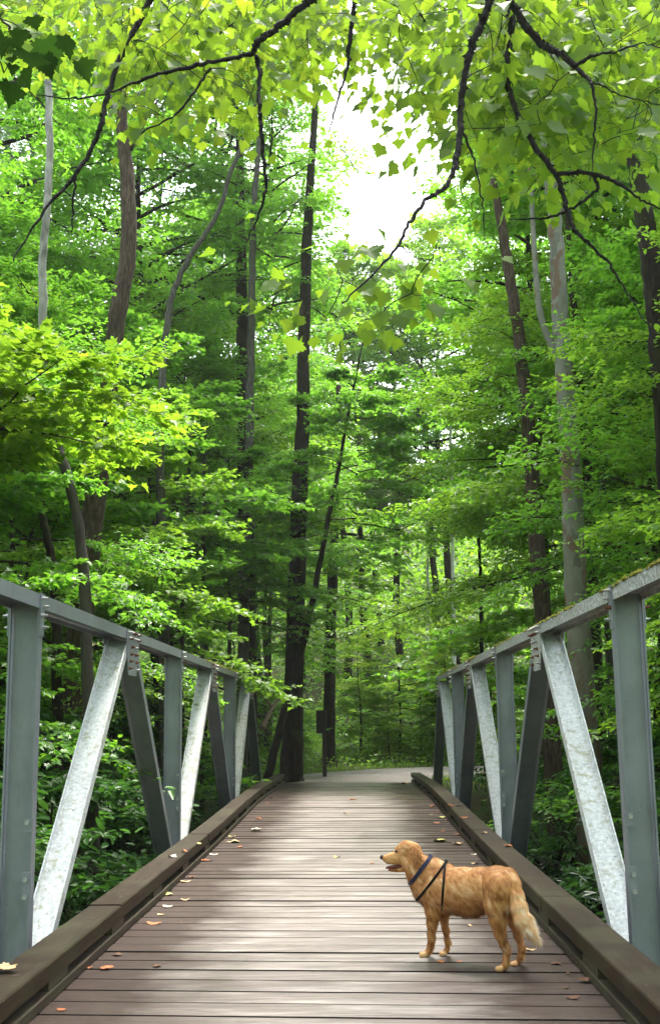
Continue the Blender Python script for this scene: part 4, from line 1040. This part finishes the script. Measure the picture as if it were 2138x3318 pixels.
    # bands that follow the body: cut a plane through the field and walk out to the skin
    def band(name, A0, B0, d0, width, mat, off, lift=0.0, parent=dog, zmin=None, thick=.003):
        a_, b_ = Z(*A0, d0), Z(*B0, d0); ctr = (a_+b_)/2 + np.array([0, .0, 0]); t_ = nrm(b_-a_)
        lat = np.array([.12, 1., 0.]); lat = nrm(lat - t_*(lat@t_)); nr = np.cross(t_, lat); n = 72; ring = []
        for j in range(n):
            an = 2*math.pi*j/n; dv = math.cos(an)*lat + math.sin(an)*t_
            s_ = np.arange(.01, .30, .002); dd = sdf(ctr + s_[:, None]*dv)
            k_ = np.argmax(dd > 0); ring.append((ctr, dv, s_[k_]))
        rr = np.array([x[2] for x in ring]); 
        for _ in range(4): rr = (np.roll(rr, 1)+2*rr+np.roll(rr, -1))/4
        g = Geo(); Vv = []
        for j in range(n):
            for ww, o in ((-1, off), (1, off), (1, off+thick), (-1, off+thick)):
                Vv.append(ctr + ring[j][1]*(rr[j]+o) + nr*ww*width/2)
        fq = [(j*4+q, j*4+(q+1) % 4, ((j+1) % n)*4+(q+1) % 4, ((j+1) % n)*4+q) for j in range(n) for q in range(4)]
        g.add(Vv, fq); return link(name, g.mesh(name), mat, parent)
    mb, nt, out = newmat('collar_weave'); w_ = N(nt, 'ShaderNodeTexWave', Scale=60.0, Distortion=2.0); nt.links.new(coord(nt), w_.inputs['Vector'])
    principled(nt, out, ramp(nt, w_.outputs['Fac'], [(.3, (.004, .005, .02)), (.7, (.012, .014, .07))]), .55)
    strap = simple('strap_black', (.006, .006, .0065), .8, 0, .15, .3)
    band('collar', (515, 205), (380, 385), 7.63, .024, mb, .012)
    hn = band('harness', (650, 232), (622, 655), 7.575, .014, strap, .010); hn['label'] = 'thin black webbing harness'
    band('chest_strap', (640, 250), (440, 515), 7.61, .016, strap, .015, parent=hn)
build_dog()

# ------------------------------------------------------------------ overhanging maple boughs close to the camera
def bough(label, mains, clusters, seed, mat='leaf_maple', leaf=.09, per=11, spread=.26, hang=.35, bark='bark_twig'):
    """mains: list of [(x, y, width_px, depth)...] in D pixels; clusters: list of (x, y, depth)"""
    r = np.random.default_rng(seed); g = Geo(); anchors = []
    for mp in mains:
        q = spl(mp, max(10, len(mp)*6))
        P = np.array([A(a, b, d) for a, b, _, d in q]); R_ = np.array([px(w, d)*.66 for _, _, w, d in q])
        P += r.normal(0, .004, P.shape); R_ = R_*(1+r.normal(0, .10, len(R_)))
        g.tube(P, np.maximum(R_, .002), 7); anchors.append(P)
        for i in range(0, len(P)-1):                       # ragged lichen and bark tufts
            for _ in range(3):
                if R_[i] < .006: continue
                b = P[i] + (P[i+1]-P[i])*r.random(); dv = nrm(r.normal(0, 1, 3)); s_ = R_[i]*r.uniform(.5, 1.1)
                sv = nrm(np.cross(dv, [0.3, 1, .2]))*s_*.7
                g.add([b+sv+dv*R_[i]*.6, b-sv+dv*R_[i]*.6, b+dv*(R_[i]+s_*.8), b+np.array([0, 1, 0])*s_*.6+dv*R_[i]*.6], [(0, 1, 2), (1, 3, 2), (3, 0, 2)])
    AN = np.concatenate(anchors); base = AN[0].copy()
    pos, ax, nr = [], [], []
    pend = [A(x, y, d) for x, y, d in clusters]; pend.sort(key=lambda c: np.min(np.linalg.norm(AN-c, axis=1)))
    for c in pend:
        k = np.argmin(np.linalg.norm((AN-c)*np.array([1, .8, 1.1]), axis=1)); v = c-AN[k]; L = np.linalg.norm(v)
        s0 = AN[k]
        mid = (s0+c)/2 + r.normal(0, .16, 3)*min(L, 1) + np.array([0, 0, .05*min(L, 1)])
        t = np.linspace(0, 1, 7)[:, None]; tw = s0*(1-t)**2+2*mid*t*(1-t)+c*t*t
        g.tube(tw, np.linspace(.0040, .0022, 7), 4, caps=False); AN = np.concatenate([AN, tw[3:]])
        pd = nrm(c-s0)
        for i in range(per):
            o = np.array([r.normal(0, spread), r.normal(0, spread*.8), r.normal(0, spread*.42)])
            q = c + o; lf = nrm(o*np.array([1, 1, .4]) + pd*.15 + np.array([0, 0, -hang]))
            if r.random() < .3: g.tube([c + o*.12, c+o*.6+np.array([0, 0, .02]), q], [.0012, .0011, .0010], 3, caps=False)
            pos.append(q); ax.append(lf); nr.append(nrm(np.array([r.normal(0, .35), -.45+r.normal(0, .35), .85])))
    o = empty('maple_bough', base, label, 'tree branch', 'maple boughs hanging over the bridge')
    link('branch', g.mesh('branch'), MAT[bark], o)
    n = len(pos); sz = leaf*np.clip(r.normal(1, .32, n), .4, 1.7)
    link('foliage', leaves_mesh('foliage', np.array(pos), np.array(ax), np.array(nr), sz, 'big', r, np.clip(r.normal(.45, .3, n), 0, 1)), MAT[mat], o)
    return o
def scatter(n, seed, x0, x1, ytop, ybot, d0, d1, keep=None):
    """leaf clusters in a volume above the bridge: ytop / ybot give the upper and lower reach of the leaves"""
    r = np.random.default_rng(seed); out = []
    while len(out) < n:
        x = r.uniform(x0, x1); y = r.uniform(-60, 640); lo, hi = ytop(x), ybot(x)
        if y < lo or y > hi: continue
        if r.random() > 1 - .75*max(0, (y-lo)/(hi-lo))**2: continue
        if keep is not None and not keep(x, y): continue
        out.append((x, y, r.uniform(d0, d1)))
    return out
top = lambda x: -60
bough('long dark maple bough sweeping down to the left across the pale sycamore',
  [[(360, -20, 13, 7.5), (330, 45, 12, 7.5), (298, 95, 11, 7.4), (270, 160, 10, 7.3), (246, 240, 10, 7.2), (238, 290, 10, 7.1), (220, 340, 9, 7.1), (180, 405, 8, 7.0), (110, 480, 6, 6.9), (70, 545, 4, 6.8), (30, 610, 3, 6.7)],
   [(176, 412, 5, 7.0), (172, 470, 4, 7.0), (168, 540, 2, 7.0)]],
  scatter(105, 1, -60, 380, top, lambda x: 215 if x > 120 else 150, 7.6, 12), 31)
bough('knotty lichen-covered maple bough forking left and straight down',
  [[(740, -15, 15, 6.6), (690, 28, 14, 6.6), (640, 70, 13, 6.6), (600, 98, 13, 6.6), (590, 126, 10, 6.6), (520, 140, 9, 6.6), (440, 156, 8, 6.7), (350, 180, 7, 6.8), (280, 208, 5, 6.9), (210, 228, 4, 7), (150, 232, 3, 7), (95, 222, 2, 7)],
   [(598, 126, 9, 6.6), (606, 180, 9, 6.6), (604, 250, 8, 6.5), (612, 330, 8, 6.5), (621, 400, 7, 6.5), (620, 450, 6, 6.5), (600, 510, 4, 6.5), (575, 565, 2, 6.5)],
   [(492, 160, 6, 6.7), (450, 220, 5, 6.7), (410, 270, 4, 6.7), (330, 310, 3, 6.7)]],
  scatter(190, 2, 250, 760, top, lambda x: 300 if x < 620 else 170, 6.9, 12), 32)
bough('thin maple bough hanging straight down at the top centre',
  [[(828, -15, 9, 7.2), (822, 40, 9, 7.2), (812, 120, 8, 7.2), (815, 145, 7, 7.2), (795, 210, 5, 7.1), (778, 270, 4, 7.0), (770, 300, 3, 7)],
   [(960, -10, 5, 8), (985, 40, 5, 8), (1010, 90, 4, 8)], [(770, 300, 2, 7), (800, 350, 2, 7), (845, 420, 2, 7)]],
  scatter(55, 3, 680, 1000, top, lambda x: 120 if x < 900 else 230, 7.2, 12), 33)
bough('heavy dark maple bough dropping down the right and curling towards the middle',
  [[(1150, -20, 18, 6.2), (1130, 40, 16, 6.2), (1105, 95, 15, 6.2), (1085, 160, 14, 6.2), (1075, 240, 13, 6.2), (1072, 330, 12, 6.1), (1060, 395, 11, 6.0), (1040, 438, 9, 5.9), (990, 470, 8, 5.8), (955, 520, 7, 5.7), (932, 570, 6, 5.6), (870, 640, 4, 5.5), (795, 710, 3, 5.4)],
   [(935, 575, 3, 5.6), (965, 600, 2, 5.7), (1010, 610, 2, 5.8), (1020, 560, 1.5, 5.8)], [(1075, 300, 6, 6.1), (1110, 380, 4, 6.2), (1125, 470, 3, 6.2), (1130, 560, 2, 6.2)]],
  scatter(170, 4, 930, 1300, top, lambda x: 300 if x < 1100 else 390, 6.5, 12, lambda x, y: not (x < 1000 and y > 230)) + [(800, 655, 6.2), (720, 715, 6.4), (760, 740, 6.3), (850, 745, 6.1), (900, 720, 6.2), (815, 600, 6.5), (985, 690, 6.3), (830, 780, 6.6)], 34)
bough('dark maple bough arching right with a hooked side branch',
  [[(1178, -20, 14, 6.8), (1196, 50, 13, 6.8), (1182, 140, 12, 6.8), (1185, 200, 12, 6.8), (1205, 265, 11, 6.7), (1240, 335, 11, 6.7), (1298, 408, 10, 6.6), (1318, 470, 9, 6.6), (1335, 535, 8, 6.5), (1380, 575, 6, 6.5), (1425, 620, 5, 6.5), (1460, 680, 3, 6.5), (1530, 790, 2, 6.5)],
   [(1300, 408, 9, 6.6), (1350, 402, 8, 6.6), (1410, 412, 8, 6.6), (1460, 440, 6, 6.6), (1500, 470, 4, 6.6), (1560, 495, 3, 6.6)],
   [(1388, 408, 7, 6.6), (1395, 440, 6, 6.6), (1360, 470, 6, 6.6), (1320, 495, 5, 6.6), (1270, 512, 4, 6.6), (1180, 512, 2, 6.6)]],
  scatter(190, 5, 1130, 1600, lambda x: 60, lambda x: 470, 7.0, 12), 35, 'leaf_yellow')
bough('thick dark maple bough running to the upper right corner',
  [[(1190, 0, 15, 6.4), (1225, 60, 15, 6.4), (1265, 105, 14, 6.4), (1310, 125, 13, 6.3), (1345, 160, 10, 6.3), (1380, 190, 7, 6.2), (1390, 250, 5, 6.2), (1385, 330, 4, 6.2), (1378, 420, 2, 6.2)],
   [(1345, 150, 7, 6.3), (1380, 128, 6, 6.3), (1450, 118, 4, 6.2), (1500, 98, 3, 6.2), (1560, 120, 2, 6.2)], [(1380, 190, 4, 6.2), (1450, 225, 3, 6.2), (1540, 245, 2, 6.2)]],
  scatter(200, 6, 1120, 1600, top, lambda x: 330, 6.7, 12), 36)
bough('dark shaded cluster of maple leaves in the upper left corner',
  [[(-60, -40, 6, 4.6), (-20, 20, 5, 4.6), (20, 60, 4, 4.6), (45, 110, 2, 4.6)]],
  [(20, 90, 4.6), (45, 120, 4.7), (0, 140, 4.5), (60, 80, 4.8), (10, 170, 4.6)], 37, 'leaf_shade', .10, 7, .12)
bough('upper maple canopy spray above the middle of the bridge',
  [[(560, -80, 9, 9.5), (600, -20, 7, 9.6), (540, 60, 4, 9.8), (470, 110, 3, 10)], [(600, -20, 4, 9.6), (680, 40, 3, 9.8)]],
  scatter(90, 8, 330, 760, top, lambda x: 230, 9, 13), 38)

# ------------------------------------------------------------------ sign post, fallen branch, grass, fallen leaves
sp = empty('sign_post', S(1052, 2515, 31.6)*np.array([1, 1, 0])+np.array([0, 0, -.08]), 'weathered wooden post with a dark board, seen from behind, beside the lane', 'sign')
bx = sp.location.copy(); g = Geo(); g.box((bx[0], bx[1], .78), (.11, .10, 1.78)); 
link('post', g.mesh('post'), MAT['signwood'], sp, False)
g = Geo(); g.box((bx[0]-.10, bx[1]+.075, 1.42), (.24, .035, .60)); g.box((bx[0]-.10, bx[1]+.075, 1.735), (.27, .05, .03))
link('board', g.mesh('board'), MAT['signwood'], sp)
lg = Geo(); a, b = A(612, 1700, 30.5), A(655, 1625, 33); lg.tube(spl([a, (a+b)/2+np.array([0, 0, .1]), b], 12), np.linspace(.075, .035, 12)*(1+.15*np.sin(np.arange(12)*2.1)), 9)
lg.tube([(a+b)/2+np.array([0, 0, .1]), (a+b)/2+np.array([-.25, .1, .45])], [.05, .02], 6)
tag(link('fallen_branch', lg.mesh('fallen_branch'), MAT['log']), 'broken tan limb propped up left of the big dark trunk', 'branch')

def grass():
    r = np.random.default_rng(91); n = 26000
    y = r.uniform(26.5, 48, n); x = r.uniform(-8, 12, n)
    keep = np.ones(n, bool)
    dist = np.min(np.linalg.norm(np.stack([x, y], -1)[:, None] - ROAD[None, :, :2], axis=-1) - ROAD[None, :, 2]/2, axis=1)
    keep = (dist > -.08+.3*r.random(n)*(r.random(n) < .9)) & (r.random(n) < np.exp(-np.clip(dist, 0, 9)/3.5)) & ~((y < 28.3) & (x > -1.95) & (x < 1.6))
    x, y = x[keep], y[keep]; n = len(x); z = ground_z(x, y)
    h = r.uniform(.06, .24, n); an = r.uniform(0, 6.28, n); dv = np.stack([np.cos(an), np.sin(an), 0*an], -1); w = r.uniform(.008, .02, n)[:, None]
    p = np.stack([x, y, z-.01], -1); sd_ = np.stack([-dv[:, 1], dv[:, 0], 0*an], -1)*w
    upv = np.stack([0*h, 0*h, h], -1); le = dv*(h*r.uniform(.2, .8, n))[:, None]
    V = np.stack([p-sd_, p+sd_, p+upv*.6+le*.3+sd_*.7, p+upv*.6+le*.3-sd_*.7, p+upv*.85+le], 1).reshape(-1, 3)
    f = (np.array([(0, 1, 2), (0, 2, 3), (3, 2, 4)])[None]+(np.arange(n)*5)[:, None, None]).reshape(-1, 3)
    tag(link('grass', fast_mesh('grass', V, f, np.repeat(r.random(n), 5)), MAT['grass']), kind='stuff', label='short green grass along the lane', cat='grass')
    # low ground cover under the trees: herbs and seedlings
    n = 30000; x = r.uniform(-16, 14, n); y = r.uniform(28, 56, n)
    dist = np.min(np.linalg.norm(np.stack([x, y], -1)[:, None] - ROAD[None, ::3, :2], axis=-1) - ROAD[None, ::3, 2]/2, axis=1)
    pat = np.sin(x*1.3+2*np.sin(y*.5))+np.sin(y*1.1+x*.7)
    k = (dist > .5) & (pat > -.4); x, y = x[k], y[k]; n = len(x)
    hz = r.random(n)**1.5*np.clip(.25+.12*(pat[k]+1), .1, .8)
    pos = np.stack([x, y, ground_z(x, y)+.04+hz], -1)
    ax = nrm(r.normal(0, 1, (n, 3))*np.array([1, 1, .3])); nr = nrm(r.normal(0, .5, (n, 3))+np.array([0, -.3, 1]))
    tag(link('ground_cover', leaves_mesh('ground_cover', pos, ax, nr, r.uniform(.07, .16, n), 'oval', r), MAT['leaf_bright']), kind='stuff', label='low leafy ground cover under the trees', cat='ground cover')
    n = 46000; x = r.uniform(-22, 24, n); y = r.uniform(47, 84, n)
    pat = np.sin(x*.9+2*np.sin(y*.4))+np.sin(y*.8+x*.5)
    pos = np.stack([x, y, ground_z(x, y)+.1+np.clip(pat+1.4, .1, 3)*.9*r.random(n)**1.3], -1)
    ax = nrm(r.normal(0, 1, (n, 3))*np.array([1, 1, .3])); nr = nrm(r.normal(0, .5, (n, 3))+np.array([0, -.4, 1]))
    tag(link('slope_cover', leaves_mesh('slope_cover', pos, ax, nr, r.uniform(.13, .30, n), 'oval', r), MAT['leaf_bright']), kind='stuff', label='green undergrowth on the slope beyond the lane', cat='ground cover')
    # bank cover
    n = 42000; sgn = np.where(r.random(n) < .5, -1, 1); x = sgn*r.uniform(2.6, 11, n); y = r.uniform(6, 30, n)
    pat = np.sin(x*1.1+2*np.sin(y*.7))+np.sin(y*1.3-x*.5)
    pos = np.stack([x, y, ground_z(x, y)+.1+np.clip(pat+1.2, 0, 3)*.5*r.random(n)], -1)
    ax = nrm(r.normal(0, 1, (n, 3))*np.array([1, 1, .3])); nr = nrm(r.normal(0, .5, (n, 3))+np.array([0, -.3, 1]))
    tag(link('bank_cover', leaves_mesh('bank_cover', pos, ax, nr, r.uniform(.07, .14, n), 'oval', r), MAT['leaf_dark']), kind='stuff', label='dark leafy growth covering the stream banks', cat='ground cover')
grass()

def whorl_shrub(x, y, z, s, label, seed):
    r = np.random.default_rng(seed); o = empty('rhododendron', (x, y, z), label, 'shrub', 'dark rhododendrons below the right truss'); g = Geo(); pos, ax, nr = [], [], []
    for _ in range(42):
        d = nrm(np.array([r.normal(0, 1), r.normal(0, 1)-.3, r.uniform(.1, 1.3)])); L = s*r.uniform(.5, 1.15); e = d*L
        g.tube([(0, 0, 0), e*.5+np.array([0, 0, .1*s]), e], [.016, .011, .005], 5, caps=False)
        for j in range(9):
            an = j*2.4+r.normal(0, .2); a_ = nrm(np.array([math.cos(an), math.sin(an), r.normal(-.15, .2)])+d*.25)
            pos.append(e+d*r.uniform(-.05, .02)); ax.append(a_); nr.append(nrm(np.array([r.normal(0, .2), r.normal(0, .2), 1])+d*.3))
    link('stems', g.mesh('stems'), MAT['bark_dark'], o).parent = o
    me = leaves_mesh('foliage', np.array(pos), np.array(ax), np.array(nr), r.uniform(.11, .19, len(pos)), 'long', r)
    c = link('foliage', me, MAT['leaf_glossy'], o)
    for q in o.children: q.matrix_parent_inverse = Matrix.Identity(4)
for i, (x, y, z, s, lab) in enumerate([(3.0, 10.2, -.9, 1.1, 'dark rhododendron just outside the right curb'), (3.5, 12.2, -.8, 1.2, 'dark rhododendron behind the dark right diagonal'),
   (3.1, 15.0, -.9, 1.1, 'dark rhododendron below the second right post'), (3.0, 18.0, -.9, 1.0, 'dark rhododendron low behind the far right diagonals'), (4.0, 9.0, -.5, 1.2, 'dark rhododendron behind the nearest right post')]):
    whorl_shrub(x, y, z, s, lab, 60+i)

def fallen_leaf_mesh(seed):
    r = np.random.default_rng(seed); v = BIG_V.copy(); v[:, 0] -= .4
    v[:, 2] = .16*np.abs(v[:, 1])**1.2*r.uniform(.6, 2.2) + .12*v[:, 0]**2*r.uniform(.3, 2) + .05*np.sin(v[:, 0]*7+seed)
    v[:, 2] -= v[:, 2].min(); return v
def dry_mat(name, c): return simple(name, c, .7, 0, .25, .4, 55, .3)
LM = {'orange': dry_mat('leaf_orange', (.46, .15, .06)), 'tan': dry_mat('leaf_tan', (.48, .32, .17)), 'yellow': dry_mat('leaf_lemon', (.50, .46, .14)), 'brown': dry_mat('leaf_brown', (.12, .055, .03)), 'pale': dry_mat('leaf_pale', (.56, .47, .36))}
def fallen(u, v, col, size, label, seed, zt='deck'):
    z0 = {'deck': 0.006, 'curb': CZ+.004}[zt]; p = G(u, v, z0); z0 += float(hump(p[1])); p = G(u, v, z0)
    r = np.random.default_rng(seed); vv = fallen_leaf_mesh(seed)*size
    an = r.uniform(0, 6.28); Rm = np.array([[math.cos(an), -math.sin(an), 0], [math.sin(an), math.cos(an), 0], [0, 0, 1]])
    me = fast_mesh('fallen_leaf', vv @ Rm.T, BIG_F); o = link('fallen_leaf', me, LM[col]); o.location = p
    tag(o, label, 'leaf', 'fallen leaves on the bridge')
def zz4(x, y): return 400+x/3.08, 2480+y/3.08
def zz8(x, y): return 1300+x/3.08, 2480+y/3.08
for i, (uv, col, s, lab, zt) in enumerate([
  ((12, 3143), 'tan', .13, 'curled tan leaf on the left curb at the very edge of the picture', 'curb'),
  ((345, 3138), 'orange', .085, 'orange leaf on the planks nearest the camera at the left curb', 'deck'), ((290, 3136), 'orange', .05, 'folded orange leaf right against the near left curb', 'deck'),
  (zz4(310, 1580), 'orange', .10, 'orange maple leaf on the left planks beyond the two nearest orange ones', 'deck'),
  (zz4(450, 1290), 'yellow', .09, 'long yellow leaf on the left planks', 'deck'), (zz4(440, 1412), 'pale', .075, 'pale yellow leaf just nearer than the long yellow one', 'deck'),
  (zz4(625, 1162), 'tan', .10, 'pinkish tan curled leaf on the left planks', 'deck'), (zz4(805, 955), 'orange', .095, 'orange leaf standing against the left curb with a dark one beside it', 'deck'),
  (zz4(860, 955), 'brown', .07, 'dark brown leaf beside the orange one at the left curb', 'deck'), (zz4(905, 892), 'pale', .09, 'pale tan leaf a little beyond the dark brown one', 'deck'),
  (zz4(1100, 765), 'tan', .15, 'widest tan leaf lying near the left curb', 'deck'), (zz4(1090, 712), 'yellow', .10, 'pale yellow leaf just beyond the widest tan one', 'deck'),
  (zz4(1160, 815), 'orange', .08, 'small orange leaf right of the widest tan one', 'deck'), (zz4(1320, 645), 'pale', .14, 'pale green-yellow leaf on the left half of the planks', 'deck'),
  (zz4(1345, 535), 'orange', .10, 'orange leaf far along the left curb', 'deck'), (zz4(1500, 328), 'orange', .16, 'large orange leaf far along the left side', 'deck'),
  (zz4(610, 862), 'orange', .07, 'orange leaf on top of the left curb near its joint', 'curb'), (zz4(495, 912), 'pale', .09, 'pale leaf on top of the left curb beside an orange one', 'curb'), (zz4(756, 785), 'yellow', .07, 'yellow-green leaf on the side edge of the left curb', 'curb'),
  (zz8(385, 757), 'yellow', .17, 'yellow-green leaf on the planks beyond the dog', 'deck'), (zz8(560, 790), 'tan', .13, 'tan leaf near the right curb beyond the dog', 'deck'),
  (zz8(727, 983), 'tan', .095, 'tan leaf behind the back of the dog', 'deck'), (zz8(715, 890), 'pale', .07, 'small pale leaf close to the right curb beyond the dog', 'deck'),
  (zz8(345, 575), 'orange', .11, 'orange leaf by the right curb above the yellow-green one', 'deck'), (zz8(410, 660), 'orange', .08, 'small orange leaf between the yellow-green one and the right curb', 'deck'),
  (zz8(555, 690), 'orange', .08, 'small orange leaf against the right curb', 'deck'), (zz8(405, 520), 'yellow', .14, 'greenish leaf against the right curb farther on', 'deck'),
  (zz8(315, 410), 'orange', .13, 'orange leaf far along the right curb', 'deck'), (zz8(40, 190), 'tan', .22, 'tan leaf far off near the end of the right curb', 'deck'),
  (zz8(625, 522), 'orange', .10, 'bright orange leaf on top of the right curb', 'curb'), (zz8(497, 405), 'orange', .10, 'farther orange leaf on top of the right curb', 'curb'), (zz8(565, 398), 'pale', .09, 'pale leaf on the right curb at the foot of a diagonal', 'curb'),
  (zz8(825, 675), 'tan', .08, 'tan leaf on the right curb below the white diagonal', 'curb'), (zz8(1065, 810), 'orange', .09, 'orange leaf on the right curb at the foot of the second post', 'curb'),
  ((1424, 3118), 'orange', .055, 'small orange leaf between the front and hind paws', 'deck'), ((1484, 3115), 'orange', .04, 'tiny orange scrap right of the leaf under the dog', 'deck'), ((1521, 3000), 'tan', .045, 'small tan leaf seen beneath the belly of the dog', 'deck'),
  ((1718, 3078), 'tan', .07, 'crumpled tan leaf right of the hind paws', 'deck'), ((1895, 3180), 'brown', .08, 'reddish brown leaf near the right curb close to the camera', 'deck'),
  ((1143, 2591), 'orange', .14, 'orange leaf in the middle of the far planks', 'deck'), ((1122, 2636), 'tan', .09, 'tan leaf in the middle of the planks', 'deck'), ((1090, 2778), 'yellow', .08, 'greenish leaf in the middle left of the dog', 'deck'), ((1205, 2796), 'orange', .05, 'tiny orange leaf in front of the nose of the dog', 'deck')]):
    fallen(uv[0], uv[1], col, s, lab, 300+i, zt)
lr = np.random.default_rng(404)
for i in range(26):                                        # scraps of litter gathered along the curbs
    sd_ = -1 if i % 2 else 1; y = 6.3 + 20*lr.random()**1.4; x = (-CL+.03+abs(lr.normal(0, .16))) if sd_ < 0 else (CR-.03-abs(lr.normal(0, .16)))
    vv = fallen_leaf_mesh(500+i % 7)*lr.uniform(.03, .07); an = lr.uniform(0, 6.28)
    Rm = np.array([[math.cos(an), -math.sin(an), 0], [math.sin(an), math.cos(an), 0], [0, 0, 1]])
    o = link('leaf_scrap', fast_mesh('leaf_scrap', vv @ Rm.T, BIG_F), LM[['brown', 'tan', 'orange', 'brown', 'tan'][lr.integers(0, 5)]]); o.location = (x, y, .006+float(hump(y)))
    tag(o, 'small scrap of dry leaf in the litter along the %s curb' % ('left' if sd_ < 0 else 'right'), 'leaf', 'leaf scraps along the %s curb' % ('left' if sd_ < 0 else 'right'))

# ------------------------------------------------------------------ damp woodland air
def haze():
    g = Geo(); g.box((0, 200, 33.5), (1040, 1040, 77.4)); o = link('haze', g.mesh('haze'), None)
    m, nt, out = newmat('haze'); v = nt.nodes.new('ShaderNodeVolumePrincipled')
    v.inputs['Color'].default_value = (.85, .9, .86, 1); v.inputs['Density'].default_value = .0004; v.inputs['Anisotropy'].default_value = .3
    nt.links.new(v.outputs[0], out.inputs['Volume']); o.data.materials.append(m); tag(o, kind='stuff', label='thin damp haze in the wood', cat='haze')
haze()
